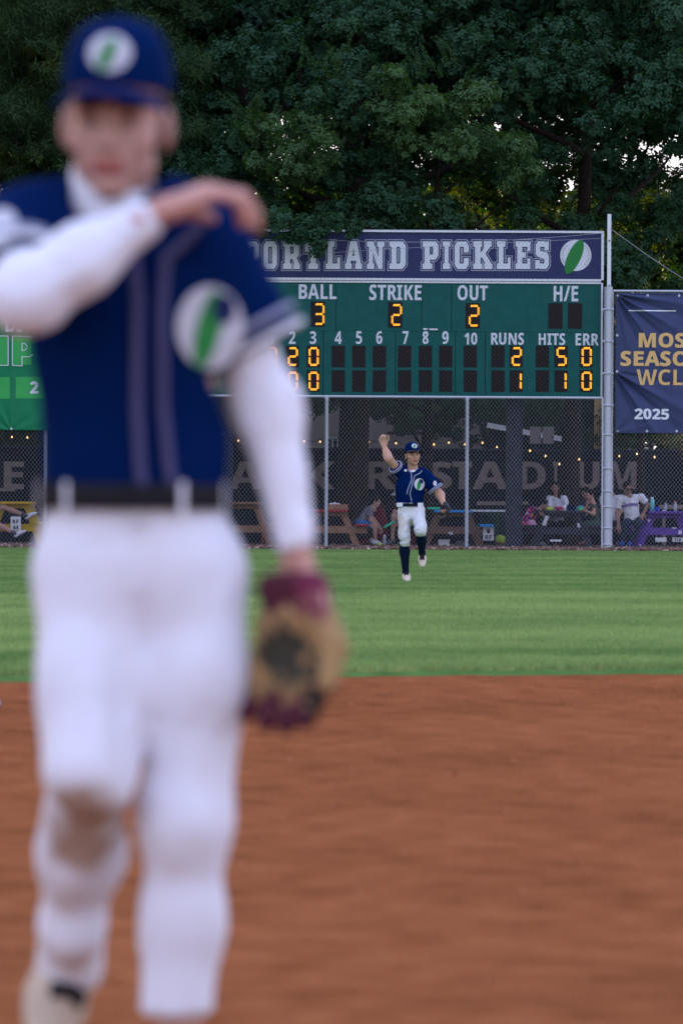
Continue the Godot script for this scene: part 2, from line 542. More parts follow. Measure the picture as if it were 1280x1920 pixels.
# ---------------------------------------------------------------- smooth bodies: tapered bones joined on a grid
class Field:
	var a: PackedVector3Array = []
	var b: PackedVector3Array = []
	var ra: PackedFloat32Array = []
	var rb: PackedFloat32Array = []
	var k: PackedFloat32Array = []
	var neg: Array[bool] = []
	var flat: Array[bool] = []
	var mm: Array[Basis] = []
	var lb: PackedFloat32Array = []
	var cut_p: PackedVector3Array = []
	var cut_n: PackedVector3Array = []
	var cut_r: PackedFloat32Array = []
	var folds: FastNoiseLite = null
	var fold_amp := 0.0
	var fold_scale := Vector3.ONE
	var blend := 0.03
	var inset := 0.0

	# bone from p to q; squash = thickness factors along the axes of `frame`
	func bone(p: Vector3, q: Vector3, r1: float, r2: float, kk := -1.0, squash := Vector3.ONE, frame := Basis.IDENTITY, minus := false) -> void:
		a.append(p)
		ra.append(r1)
		rb.append(r2)
		k.append(blend if kk < 0 else kk)
		neg.append(minus)
		if squash == Vector3.ONE:
			flat.append(false)
			mm.append(Basis.IDENTITY)
			b.append(q - p)
			lb.append(1.0)
		else:
			flat.append(true)
			var m := frame * Basis.from_scale(Vector3.ONE / squash) * frame.transposed()
			mm.append(m)
			b.append(m * (q - p))
			lb.append(min(squash.x, squash.y, squash.z, 1.0))

	func ball(c: Vector3, r: Vector3, kk := -1.0, frame := Basis.IDENTITY, minus := false) -> void:
		var m: float = max(r.x, r.y, r.z)
		bone(c, c, m, m, kk, r / m, frame, minus)

	func cut(p: Vector3, n: Vector3, reach := 9.0) -> void:
		cut_p.append(p)
		cut_r.append(reach)
		cut_n.append(n.normalized())

	func one(i: int, p: Vector3) -> float:
		var d := p - a[i]
		if flat[i]: d = mm[i] * d
		var e := b[i]
		var l := e.length_squared()
		var t := 0.0
		if l > 1e-9: t = clampf(d.dot(e) / l, 0.0, 1.0)
		return (d - e * t).length() - lerpf(ra[i], rb[i], t)

	func at(p: Vector3, act: PackedInt32Array) -> float:
		var v := 10.0
		for i in act:
			var d := p - a[i]
			if flat[i]: d = mm[i] * d
			var e := b[i]
			var l := e.length_squared()
			var t := 0.0
			if l > 1e-9: t = clampf(d.dot(e) / l, 0.0, 1.0)
			var s := (d - e * t).length() - lerpf(ra[i], rb[i], t)
			if flat[i]: s *= 0.5 + 0.5 * lb[i]
			var kk := k[i]
			if neg[i]:
				var h := clampf(0.5 - 0.5 * (v + s) / kk, 0.0, 1.0)
				v = lerpf(v, -s, h) + kk * h * (1.0 - h)
			else:
				var h := clampf(0.5 + 0.5 * (s - v) / kk, 0.0, 1.0)
				v = lerpf(s, v, h) - kk * h * (1.0 - h)
		v += inset
		if folds and absf(v) < 0.08:
			v += fold_amp * folds.get_noise_3dv(p * fold_scale)
		for i in cut_p.size():
			var e := p - cut_p[i]
			if e.length() < cut_r[i]: v = maxf(v, e.dot(cut_n[i]))
		return v

	func all() -> PackedInt32Array:
		var r := PackedInt32Array()
		for i in a.size(): r.append(i)
		return r

	func bounds() -> AABB:
		var bb := AABB(a[0], Vector3.ZERO)
		for i in a.size():
			if neg[i]: continue
			var q := a[i] + (mm[i].inverse() * b[i])
			var r: float = max(ra[i], rb[i]) + 0.02
			bb = bb.merge(AABB(a[i] - Vector3.ONE * r, Vector3.ONE * 2 * r)).merge(AABB(q - Vector3.ONE * r, Vector3.ONE * 2 * r))
		return bb

	# surface nets; paint(point, normal) gives the vertex colour
	func surface(cell: float, paint: Callable) -> Dictionary:
		var B := 6
		var bb := bounds()
		var o := bb.position - Vector3.ONE * cell
		var nx := int(bb.size.x / cell / B) + 2
		var ny := int(bb.size.y / cell / B) + 2
		var nz := int(bb.size.z / cell / B) + 2
		var R := cell * B * 0.87
		var pad := 0.012 + absf(fold_amp)
		var verts := PackedVector3Array()
		var cells := {}
		var ex := PackedInt32Array()
		var K := 2048
		var n1 := B + 1
		var g := PackedFloat32Array()
		g.resize(n1 * n1 * n1)
		for bz in nz:
			for by in ny:
				for bx in nx:
					var c := o + Vector3(bx + 0.5, by + 0.5, bz + 0.5) * B * cell
					var act := PackedInt32Array()
					var near := false
					for i in a.size():
						var d := one(i, c) * (lb[i] if flat[i] else 1.0)
						if d < R + pad + k[i]:
							act.append(i)
							if not neg[i] and d < R + pad + k[i] * 0.3: near = true
					if not near: continue
					var lo := false
					var hi := false
					var gi := 0
					for z in n1:
						for y in n1:
							for x in n1:
								var v := at(o + Vector3(bx * B + x, by * B + y, bz * B + z) * cell, act)
								g[gi] = v
								gi += 1
								if v < 0: lo = true
								else: hi = true
					if not (lo and hi): continue
					for z in B:
						for y in B:
							for x in B:
								var i0 := (z * n1 + y) * n1 + x
								var v0 := g[i0]
								var s := v0 < 0
								var i1 := i0 + 1
								var i2 := i0 + n1
								var i4 := i0 + n1 * n1
								var gx := bx * B + x
								var gy := by * B + y
								var gz := bz * B + z
								var key := (gz * K + gy) * K + gx
								if (g[i1] < 0) != s: ex.append_array([key, 0, 1 if s else 0])
								if (g[i2] < 0) != s: ex.append_array([key, 1, 1 if s else 0])
								if (g[i4] < 0) != s: ex.append_array([key, 2, 1 if s else 0])
								var cn := [v0, g[i1], g[i2], g[i2 + 1], g[i4], g[i4 + 1], g[i4 + n1], g[i4 + n1 + 1]]
								var cnt := 0
								for q in cn:
									if q < 0: cnt += 1
								if cnt == 0 or cnt == 8: continue
								var sum := Vector3.ZERO
								var num := 0
								for e in [[0, 1], [2, 3], [4, 5], [6, 7], [0, 2], [1, 3], [4, 6], [5, 7], [0, 4], [1, 5], [2, 6], [3, 7]]:
									var va: float = cn[e[0]]
									var vb: float = cn[e[1]]
									if (va < 0) != (vb < 0):
										var t := va / (va - vb)
										var pa := Vector3(e[0] & 1, (e[0] >> 1) & 1, e[0] >> 2)
										var pb := Vector3(e[1] & 1, (e[1] >> 1) & 1, e[1] >> 2)
										sum += pa.lerp(pb, t)
										num += 1
								cells[key] = verts.size()
								verts.append(o + (Vector3(gx, gy, gz) + sum / num) * cell)
		var idx := PackedInt32Array()
		var dx := 1
		var dy := K
		var dz := K * K
		for i in range(0, ex.size(), 3):
			var key := ex[i]
			var q: Array
			match ex[i + 1]:
				0: q = [key, key - dy, key - dy - dz, key - dz]
				1: q = [key, key - dz, key - dz - dx, key - dx]
				_: q = [key, key - dx, key - dx - dy, key - dy]
			if not (cells.has(q[0]) and cells.has(q[1]) and cells.has(q[2]) and cells.has(q[3])): continue
			var p0: int = cells[q[0]]
			var p1: int = cells[q[1]]
			var p2: int = cells[q[2]]
			var p3: int = cells[q[3]]
			if ex[i + 2] == 1: idx.append_array([p0, p2, p1, p0, p3, p2])
			else: idx.append_array([p0, p1, p2, p0, p2, p3])
		var nor := PackedVector3Array()
		nor.resize(verts.size())
		for i in range(0, idx.size(), 3):
			var f := (verts[idx[i + 2]] - verts[idx[i]]).cross(verts[idx[i + 1]] - verts[idx[i]])
			nor[idx[i]] += f
			nor[idx[i + 1]] += f
			nor[idx[i + 2]] += f
		var col := PackedColorArray()
		for i in nor.size():
			nor[i] = nor[i].normalized()
			col.append(paint.call(verts[i], nor[i]))
		return {"v": verts, "n": nor, "c": col, "i": idx}

	# nearest surface seen from +z at x, y
	func front(x: float, y: float, z0: float, z1: float) -> float:
		var act := all()
		var z := z0
		for i in 80:
			var d := at(Vector3(x, y, z), act)
			if d < 0.0006 or z < z1: break
			z -= maxf(d * 0.8, 0.0004)
		return z

func join(parts: Array) -> ArrayMesh:
	var v := PackedVector3Array()
	var n := PackedVector3Array()
	var c := PackedColorArray()
	var ix := PackedInt32Array()
	for p in parts:
		var base := v.size()
		v.append_array(p.v)
		n.append_array(p.n)
		c.append_array(p.c)
		for q in p.i: ix.append(q + base)
	var arr := []
	arr.resize(Mesh.ARRAY_MAX)
	arr[Mesh.ARRAY_VERTEX] = v
	arr[Mesh.ARRAY_NORMAL] = n
	arr[Mesh.ARRAY_COLOR] = c
	arr[Mesh.ARRAY_INDEX] = ix
	var m := ArrayMesh.new()
	m.add_surface_from_arrays(Mesh.PRIMITIVE_TRIANGLES, arr)
	return m

# a template moved into place; colours times tint; mirrored templates keep their winding
func moved(t: Dictionary, x: Transform3D, tint: Color) -> Dictionary:
	var v := PackedVector3Array()
	var n := PackedVector3Array()
	var c := PackedColorArray()
	var nb := x.basis.inverse().transposed()
	for i in t.v.size():
		v.append(x * t.v[i])
		n.append((nb * t.n[i]).normalized())
		var q: Color = t.c[i]
		c.append(Color(q.r * tint.r, q.g * tint.g, q.b * tint.b))
	var ix: PackedInt32Array = t.i.duplicate()
	if x.basis.determinant() < 0:
		for i in range(0, ix.size(), 3):
			var s := ix[i]
			ix[i] = ix[i + 1]
			ix[i + 1] = s
	return {"v": v, "n": n, "c": c, "i": ix}

func plain(c: Color) -> Callable:
	return func(_p, _n): return c

# a frame whose y runs along `along` and whose z looks towards `facing`
func frame(along: Vector3, facing: Vector3) -> Basis:
	var y := along.normalized()
	var z := (facing - y * facing.dot(y)).normalized()
	return Basis(y.cross(z), y, z)

# ---------------------------------------------------------------- the field
const ARC := Vector2(10.5, -0.4)     # middle of the infield arc (x, z)
const ARC_R := 29.0

func edge_z(x: float) -> float:
	var q := ARC_R * ARC_R - (x - ARC.x) * (x - ARC.x)
	return ARC.y - sqrt(max(q, 1.0))

func struct(o: Node) -> Node:
	o.set_meta("kind", "structure")
	return o

func build_ground() -> void:
	var st := ST()
	box(st, Vector3(0, -0.36, -250), Vector3(900, 0.6, 900))
	tag(struct(put("ground", done(st), M.soil)), "bare brown ground reaching far behind the ball field", "ground")
	# infield dirt: a finely uneven sheet that ends in an arc
	var lump := noise(5, 0.9, 4)
	var wide := noise(6, 0.18, 3)
	var damp := noise(8, 0.35, 4)
	var rake := noise(9, 0.8, 3)
	var ds := SurfaceTool.new()
	ds.begin(Mesh.PRIMITIVE_TRIANGLES)
	ds.set_smooth_group(0)
	var NU := 160
	var NV := 320
	for jv in NV + 1:
		for iu in NU + 1:
			var x := lerpf(-9.0, 9.0, float(iu) / NU)
			var z := lerpf(4.0, edge_z(x) - 0.05, float(jv) / NV)
			# trodden damp soil and paler raked soil
			var t := 0.97 + 0.26 * damp.get_noise_2d(x * 1.6, z * 1.6) + 0.14 * rake.get_noise_2d(x * 3.0, z * 3.0)
			# the strip in front of the grass is scuffed by running feet
			var off := z - edge_z(x)
			t -= exp(-pow((off - 3.0) / 1.5, 2.0)) * (0.04 + 0.30 * maxf(0.0, rake.get_noise_2d(x * 4.0 + 50.0, z * 4.0)))
			ds.set_color(Color(t, t * lerpf(0.95, 1.0, t), t * lerpf(0.9, 1.0, t)))
			ds.add_vertex(Vector3(x, 0.005 * lump.get_noise_2d(x * 2.0, z * 2.0) + 0.016 * wide.get_noise_2d(x, z) + 0.003 * rake.get_noise_2d(x * 5.0, z * 6.0) - 0.008, z))
	for jv in NV:
		for iu in NU:
			var a := jv * (NU + 1) + iu
			for k in [a, a + NU + 1, a + NU + 2, a, a + NU + 2, a + 1]: ds.add_index(k)
	ds.generate_normals()
	var dirt := ds.commit()
	tag(struct(put("infield_dirt", dirt, M.dirt)), "raked reddish brown infield dirt in front of the grass", "dirt")
	# outfield turf, standing a little above the dirt with a cut lip
	var turf := sheet(60, 100, func(u, v):
		var x := lerpf(-16.0, 16.0, u)
		var z := lerpf(edge_z(x), -87.5, v)
		var lip := 0.028 if v > 0.0001 else -0.04
		return Vector3(x, lip + 0.012 * wide.get_noise_2d(x * 2.0, z * 2.0), z - (0.0 if v > 0.0001 else -0.004)))
	tag(struct(put("outfield_turf", turf, M.turf)), "green outfield turf between the dirt and the fence", "lawn")
	grass()
	clods()
	# bark mulch along the fence and under the tables
	var mulch := sheet(80, 80, func(u, v):
		var x := lerpf(-17.0, 17.0, u)
		var z := lerpf(-87.42, -101.0, v)
		return Vector3(x, 0.035 + 0.035 * lump.get_noise_2d(x * 4.0, z * 4.0), z))
	tag(struct(put("mulch_strip", mulch, M.soil)), "dark mulch strip along the foot of the fence", "mulch")
	var mm := MultiMesh.new()
	mm.transform_format = MultiMesh.TRANSFORM_3D
	mm.use_colors = true
	var cs := ST()
	box(cs, Vector3.ZERO, Vector3(0.07, 0.012, 0.03))
	mm.mesh = done(cs)
	mm.instance_count = 14000
	rng.seed = 31
	for i in mm.instance_count:
		var x := rng.randf_range(-8.5, 8.5)
		var z := -87.4 - pow(rng.randf(), 1.6) * 6.5
		var b := Basis.from_euler(Vector3(rng.randf_range(-0.7, 0.7), rng.randf() * TAU, rng.randf_range(-0.7, 0.7))).scaled(Vector3.ONE * rng.randf_range(0.5, 1.5))
		mm.set_instance_transform(i, Transform3D(b, Vector3(x, 0.045 + rng.randf() * 0.03, z)))
		var g := rng.randf()
		mm.set_instance_color(i, Color(.45, .36, .30) * rng.randf_range(0.7, 1.3) if g > 0.93 else Color(.22, .13, .105).lerp(Color(.09, .055, .045), rng.randf()))
	stuff("mulch_chips", mm, M.chip, "loose brown bark chips scattered along the fence", "mulch chips")

func stuff(called: String, mm: MultiMesh, m: Material, label: String, category: String, parent: Node = null) -> MultiMeshInstance3D:
	var o := MultiMeshInstance3D.new()
	o.multimesh = mm
	o.material_override = m
	if parent:
		o.name = called
		parent.add_child(o, true)
	else:
		o.name = numbered(called)
		add_child(o)
		tag(o, label, category)
	o.set_meta("kind", "stuff")
	return o

func grass() -> void:
	rng.seed = 17
	var st := SurfaceTool.new()
	st.begin(Mesh.PRIMITIVE_TRIANGLES)
	st.set_smooth_group(-1)
	for i in 30:
		var a := rng.randf() * TAU
		var c := Vector3(rng.randf_range(-0.09, 0.09), 0, rng.randf_range(-0.09, 0.09))
		var h := rng.randf_range(0.022, 0.045)
		var lean := Vector3(rng.randf_range(-1, 1), 0, rng.randf_range(-1, 1)) * h * 0.55
		var w := Vector3(cos(a), 0, sin(a)) * rng.randf_range(0.003, 0.006)
		for q in [c - w, c + Vector3(0, h, 0) + lean, c + w]: st.add_vertex(q)
	st.generate_normals()
	var mesh := st.commit()
	var xf: Array[Transform3D] = []
	var cols: Array[Color] = []
	var patch := noise(71, 0.35, 3)
	var fine := noise(72, 2.2, 2)
	var z := -25.2
	while z > -87.5:
		var d := -z
		var half := d * 0.0765 + 0.5
		var step := lerpf(0.088, 0.15, clampf((d - 28.0) / 45.0, 0, 1))
		var x := -half
		while x < half:
			var px := x + rng.randf_range(-0.06, 0.06)
			var pz := z + rng.randf_range(-0.07, 0.07)
			x += step
			if pz > edge_z(px) - 0.03 + 0.07 * fine.get_noise_2d(px * 0.5, 3.0) + 0.05 * fine.get_noise_2d(px * 4.0, 9.0): continue
			var away := edge_z(px) - pz
			# mowing lays the blades in bands: the trimmed edge, then broad passes
			var band := 0.0
			if away < 3.3: band = -0.14
			elif away < 21.0: band = 0.26
			else: band = -0.15
			var t := 0.5 + 0.55 * patch.get_noise_2d(px * 0.6, pz) + 0.35 * fine.get_noise_2d(px, pz) + band + rng.randf_range(-0.12, 0.12)
			var col := Color(.125, .220, .070).lerp(Color(.295, .385, .135), clampf(t, 0, 1))
			if rng.randf() < 0.02: col = Color(.30, .29, .13)
			var s := rng.randf_range(0.75, 1.2)
			if away < 0.25: s *= 1.25
			var b := Basis(Vector3.UP, rng.randf() * TAU).scaled(Vector3(1.0, s, 1.0))
			xf.append(Transform3D(b, Vector3(px, 0.024, pz)))
			cols.append(col)
		z -= step
	var mm := MultiMesh.new()
	mm.transform_format = MultiMesh.TRANSFORM_3D
	mm.use_colors = true
	mm.mesh = mesh
	mm.instance_count = xf.size()
	for i in xf.size():
		mm.set_instance_transform(i, xf[i])
		mm.set_instance_color(i, cols[i])
	stuff("grass", mm, M.blade, "short mown outfield grass in light and dark bands", "grass")

func clods() -> void:
	rng.seed = 19
	var st := ST()
	var ps: Array[Vector3] = []
	for d in [Vector3.RIGHT, Vector3.BACK, Vector3.LEFT, Vector3.FORWARD]: ps.append(d * rng.randf_range(0.8, 1.2))
	for i in 4:
		var a := ps[i]
		var b := ps[(i + 1) % 4]
		for q in [a, b, Vector3(0.1, 0.7, 0.1)]: st.add_vertex(q)
		for q in [b, a, Vector3(0, -0.5, 0)]: st.add_vertex(q)
	var mm := MultiMesh.new()
	mm.transform_format = MultiMesh.TRANSFORM_3D
	mm.use_colors = true
	mm.mesh = done(st)
	mm.instance_count = 9000
	for i in mm.instance_count:
		var d := lerpf(8.5, 28.0, pow(rng.randf(), 0.8))
		var x := rng.randf_range(-1, 1) * (d * 0.078 + 0.1)
		var z: float = max(-d, edge_z(x) + 0.03)
		var s := rng.randf_range(0.002, 0.006) * (2.0 if rng.randf() < 0.03 else 1.0)
		mm.set_instance_transform(i, Transform3D(Basis.from_euler(Vector3(rng.randf(), rng.randf() * TAU, rng.randf())).scaled(Vector3.ONE * s), Vector3(x, -0.006 + s * 0.4, z)))
		mm.set_instance_color(i, Color(.28, .10, .05).lerp(Color(.38, .15, .08), rng.randf()))
	stuff("dirt_clods", mm, M.clod, "small loose clods lying on the infield dirt", "clods")

# ---------------------------------------------------------------- fence
func fx(px: float) -> float: return W(px, 900, FENCE).x
func fy(px: float, py: float) -> float: return W(px, py, FENCE).y

# zigzag wires of a chain link panel, woven through each other
func chain_mesh(x0: float, x1: float, y0: float, y1: float, wire: float, pw := 0.075, ph := 0.092) -> ArrayMesh:
	var v := PackedVector3Array()
	var n := PackedVector3Array()
	var ix := PackedInt32Array()
	pw *= 0.5
	var cols := int((x1 - x0) / pw)
	var rows := int(ceil((y1 - y0) / ph * 2.0))
	for c in cols + 1:
		var cx := x0 + c * pw
		for r in rows + 1:
			var y: float = min(y0 + r * ph * 0.5, y1)
			# each wire swings half a mesh to both sides and hooks its neighbours
			var left := (r + c) % 2 == 0
			var x: float = clamp(cx + (-0.5 if left else 0.5) * pw, x0, x1)
			var z := wire * (0.55 if left else -0.55)
			var base := v.size()
			for q in [Vector3(0, 0, 1), Vector3(0.87, 0, -0.5), Vector3(-0.87, 0, -0.5)]:
				v.append(Vector3(x, y, z) + q * wire * 0.5)
				n.append(q)
			if r > 0:
				for k in 3:
					var k2 := (k + 1) % 3
					ix.append_array([base - 3 + k, base + k, base + k2, base - 3 + k, base + k2, base - 3 + k2])
	var arr := []
	arr.resize(Mesh.ARRAY_MAX)
	arr[Mesh.ARRAY_VERTEX] = v
	arr[Mesh.ARRAY_NORMAL] = n
	arr[Mesh.ARRAY_INDEX] = ix
	var m := ArrayMesh.new()
	m.add_surface_from_arrays(Mesh.PRIMITIVE_TRIANGLES, arr)
	return m

func pipe(a: Vector3, b: Vector3, r: float, sides := 12) -> ArrayMesh:
	return tubemesh([a, b], [r, r], sides)

func fence_post(f: Node3D, x: float, top: float, r: float) -> void:
	var p := put("post", pipe(Vector3(x, -0.1, 0), Vector3(x, top, 0), r), M.galv, f)
	put("post_cap", lathemesh([Vector2(r + 0.006, -0.03), Vector2(r + 0.006, 0.01), Vector2(r * 0.7, 0.03), Vector2(0.001, 0.04)], 12), M.galv, p, Vector3(x, top, 0))
	var y := 0.35
	while y < top - 0.2:
		var tie := ST()
		tube(tie, PackedVector3Array([Vector3(x - r - 0.02, y, 0.012), Vector3(x - r * 0.6, y, r + 0.004), Vector3(x + r * 0.6, y + 0.01, r + 0.004), Vector3(x + r + 0.02, y + 0.01, 0.012)]), PackedFloat32Array([0.003]), 4)
		put("wire_tie", done(tie), M.wire, p)
		y += 0.42

func build_fence() -> void:
	# panel under the scoreboard, from the green banner to the tall pole
	var rail := fy(740, 744)
	var xl := fx(349) - 0.0
	var xr := fx(1128)
	var f := thing("chain_link_fence", "galvanized chain link fence panel under the scoreboard", "fence", Vector3(0, 0, -FENCE))
	for px in [349.0, 611.5, 874.5]: fence_post(f, fx(px), rail - 0.03, 0.036)
	put("top_rail", pipe(Vector3(xl, rail, 0), Vector3(xr, rail, 0), 0.026), M.galv, f)
	var cm := put("wire_mesh", chain_mesh(xl, xr, 0.03, rail, 0.0060), M.wire, f, Vector3(0, 0, 0.052))
	cm.set_meta("kind", "stuff")
	put("tension_bar", bar(Vector3(xr, 0.03, 0.05), Vector3(xr, rail, 0.05), 0.03, 0.01), M.galv, f)
	# tall panel on the right carrying the navy banner
	var top2 := fy(1200, 546)
	var x2 := fx(1146)
	var x3 := fx(1146) + 4.6
	var g := thing("chain_link_fence", "tall galvanized chain link fence panel behind the navy banner", "fence", Vector3(0, 0, -FENCE))
	fence_post(g, x3 - 1.2, top2, 0.036)
	put("top_rail", pipe(Vector3(x2, top2, 0), Vector3(x3, top2, 0), 0.026), M.galv, g)
	var gm := put("wire_mesh", chain_mesh(x2, x3, 0.03, top2, 0.0060), M.wire, g, Vector3(0, 0, 0.0))
	gm.set_meta("kind", "stuff")
	put("tension_bar", bar(Vector3(x2, 0.03, 0), Vector3(x2, top2, 0), 0.03, 0.01), M.galv, g)
	# left panel carrying the green banner
	var top3 := fy(0, 560)
	var h := thing("chain_link_fence", "galvanized chain link fence panel behind the green banner", "fence", Vector3(0, 0, -FENCE))
	var x4 := fx(349) - 0.04
	var x5 := fx(-260)
	for px in [86.0, -177.0]: fence_post(h, fx(px), top3, 0.036)
	put("top_rail", pipe(Vector3(x5, top3, 0), Vector3(x4 - 0.04, top3, 0), 0.026), M.galv, h)
	var hm := put("wire_mesh", chain_mesh(x5, x4 - 0.04, 0.03, top3, 0.0060), M.wire, h, Vector3(0, 0, 0.052))
	hm.set_meta("kind", "stuff")
	# the tall pole between the panels
	var pp := thing("steel_pole", "tall galvanized steel pole between scoreboard and navy banner", "pole", Vector3(fx(1137.5), 0, -FENCE))
	var mid := fy(1138, 538)
	var ptop := fy(1140, 416)
	put("lower_tube", pipe(Vector3(0, -0.1, 0), Vector3(0, mid, 0), 0.082, 20), M.galv, pp)
	put("upper_post", boxy(Vector3(0.012, (mid + ptop) * 0.5, 0), Vector3(0.072, ptop - mid + 0.3, 0.072)), M.white_paint, pp)
	for py in [580.0, 640.0, 700.0, 760.0, 815.0, 878.0, 921.0, 950.0, 990.0, 1021.0]:
		var y := fy(1137, py)
		var bst := ST()
		lathe(bst, [Vector2(0.083, -0.018), Vector2(0.091, -0.018), Vector2(0.091, 0.018), Vector2(0.083, 0.018)], Vector3(0, y, 0), 16)
		box(bst, Vector3(-0.085, y, 0.055), Vector3(0.05, 0.03, 0.012))
		box(bst, Vector3(0.085, y, 0.055), Vector3(0.05, 0.03, 0.012))
		put("fence_band", done(bst), M.galv, pp)
	for y in [mid + 0.02, mid + 0.9]:
		put("bolt", lathemesh([Vector2(0.001, 0.014), Vector2(0.014, 0.012), Vector2(0.016, 0.0)], 8), M.black, pp, Vector3(0.012, y, 0.04)).rotation.x = PI / 2
	# wires strung from the pole
	var top_at := Vector3(fx(1140), fy(1140, 428), -FENCE + 0.04)
	cable("guy_wire", "thin wire running from the pole down over the navy banner", top_at, W(1330, 552, 91.0), 0.05, 0.007)
	cable("guy_wire", "thin pale wire sagging across the top of the scoreboard sign", W(1130, 437, 89.85), W(560, 447, 89.85), 0.12, 0.005)
	cable("guy_wire", "thin pale wire across the middle of the scoreboard sign letters", W(1130, 447, 89.8), W(560, 478, 89.8), -0.02, 0.004)

func boxy(c: Vector3, s: Vector3) -> ArrayMesh:
	var st := ST()
	box(st, c, s)
	return done(st)

func cable(called: String, label: String, a: Vector3, b: Vector3, sag: float, r: float, m: Material = null) -> Node:
	var pts := PackedVector3Array()
	for i in 25:
		var t := i / 24.0
		pts.append(a.lerp(b, t) - Vector3(0, sag * 4.0 * t * (1.0 - t), 0))
	var st := ST()
	tube(st, pts, PackedFloat32Array([r]), 5)
	return tag(put(called, done(st), m if m else M.steel_wire), label, "wire")

# ---------------------------------------------------------------- scoreboard
const BOARD := 90.22       # depth of its front

func bp(px: float, py: float, out := 0.0) -> Vector3: return W(px, py, BOARD - out)

# block lettering with slab serifs: outline and hole on a 0..1 grid
func glyph(ch: String) -> Array:
	var o: Array = []
	var h: Array = []
	match ch:
		"P": 
			o = [[0, 0], [.62, 0], [.62, .2], [.48, .2], [.48, .34], [.82, .34], [1, .48], [1, .86], [.82, 1], [0, 1], [0, .8], [.12, .8], [.12, .2], [0, .2]]
			h = [[.45, .52], [.62, .52], [.66, .56], [.66, .77], [.62, .81], [.45, .81]]
		"O":
			o = [[.2, 0], [.8, 0], [1, .16], [1, .84], [.8, 1], [.2, 1], [0, .84], [0, .16]]
			h = [[.36, .2], [.64, .2], [.64, .8], [.36, .8]]
		"R":
			o = [[0, 0], [.5, 0], [.5, .2], [.42, .2], [.42, .36], [.55, .36], [.68, .2], [.62, .2], [.62, 0], [1, 0], [1, .2], [.95, .2], [.82, .4], [.94, .5], [.94, .87], [.78, 1], [0, 1], [0, .8], [.1, .8], [.1, .2], [0, .2]]
			h = [[.42, .55], [.58, .55], [.62, .59], [.62, .77], [.58, .81], [.42, .81]]
		"T":
			o = [[.2, 0], [.8, 0], [.8, .2], [.67, .2], [.67, .8], [.8, .8], [.8, .62], [1, .62], [1, 1], [0, 1], [0, .62], [.2, .62], [.2, .8], [.33, .8], [.33, .2], [.2, .2]]
		"L":
			o = [[0, 0], [1, 0], [1, .42], [.8, .42], [.8, .2], [.48, .2], [.48, .8], [.62, .8], [.62, 1], [0, 1], [0, .8], [.13, .8], [.13, .2], [0, .2]]
		"A":
			o = [[0, 0], [.4, 0], [.4, .2], [.33, .2], [.36, .3], [.64, .3], [.67, .2], [.6, .2], [.6, 0], [1, 0], [1, .2], [.94, .2], [.7, 1], [.3, 1], [.06, .2], [0, .2]]
			h = [[.42, .48], [.58, .48], [.5, .76]]
		"N":
			o = [[0, 0], [.42, 0], [.42, .2], [.34, .2], [.34, .6], [.66, 0], [.9, 0], [.9, .8], [1, .8], [1, 1], [.58, 1], [.58, .8], [.66, .8], [.66, .42], [.36, 1], [0, 1], [0, .8], [.1, .8], [.1, .2], [0, .2]]
		"D":
			o = [[0, 0], [.8, 0], [1, .16], [1, .84], [.8, 1], [0, 1], [0, .8], [.12, .8], [.12, .2], [0, .2]]
			h = [[.44, .2], [.62, .2], [.66, .25], [.66, .75], [.62, .8], [.44, .8]]
		"I":
			o = [[0, 0], [1, 0], [1, .2], [.78, .2], [.78, .8], [1, .8], [1, 1], [0, 1], [0, .8], [.22, .8], [.22, .2], [0, .2]]
		"C":
			o = [[.2, 0], [.8, 0], [1, .16], [1, .4], [.64, .4], [.64, .2], [.36, .2], [.36, .8], [.64, .8], [.64, .6], [1, .6], [1, .84], [.8, 1], [.2, 1], [0, .84], [0, .16]]
		"K":
			o = [[0, 0], [.46, 0], [.46, .2], [.38, .2], [.38, .38], [.44, .44], [.64, .2], [.58, .2], [.58, 0], [1, 0], [1, .2], [.94, .2], [.64, .56], [.88, .8], [.96, .8], [.96, 1], [.54, 1], [.54, .8], [.6, .8], [.38, .58], [.38, .8], [.46, .8], [.46, 1], [0, 1], [0, .8], [.09, .8], [.09, .2], [0, .2]]
		"E":
			o = [[0, 0], [1, 0], [1, .38], [.8, .38], [.8, .2], [.46, .2], [.46, .41], [.7, .41], [.7, .6], [.46, .6], [.46, .8], [.8, .8], [.8, .64], [1, .64], [1, 1], [0, 1], [0, .8], [.12, .8], [.12, .2], [0, .2]]
		"S":
			o = [[0, 0], [.16, 0], [.22, .05], [.3, 0], [.82, 0], [1, .14], [1, .48], [.84, .6], [.36, .66], [.36, .8], [.66, .8], [.66, .68], [.98, .68], [.98, 1], [.84, 1], [.78, .95], [.7, 1], [.2, 1], [.02, .86], [.02, .54], [.18, .44], [.66, .36], [.66, .2], [.34, .2], [.34, .32], [0, .32]]
	return [o, h]

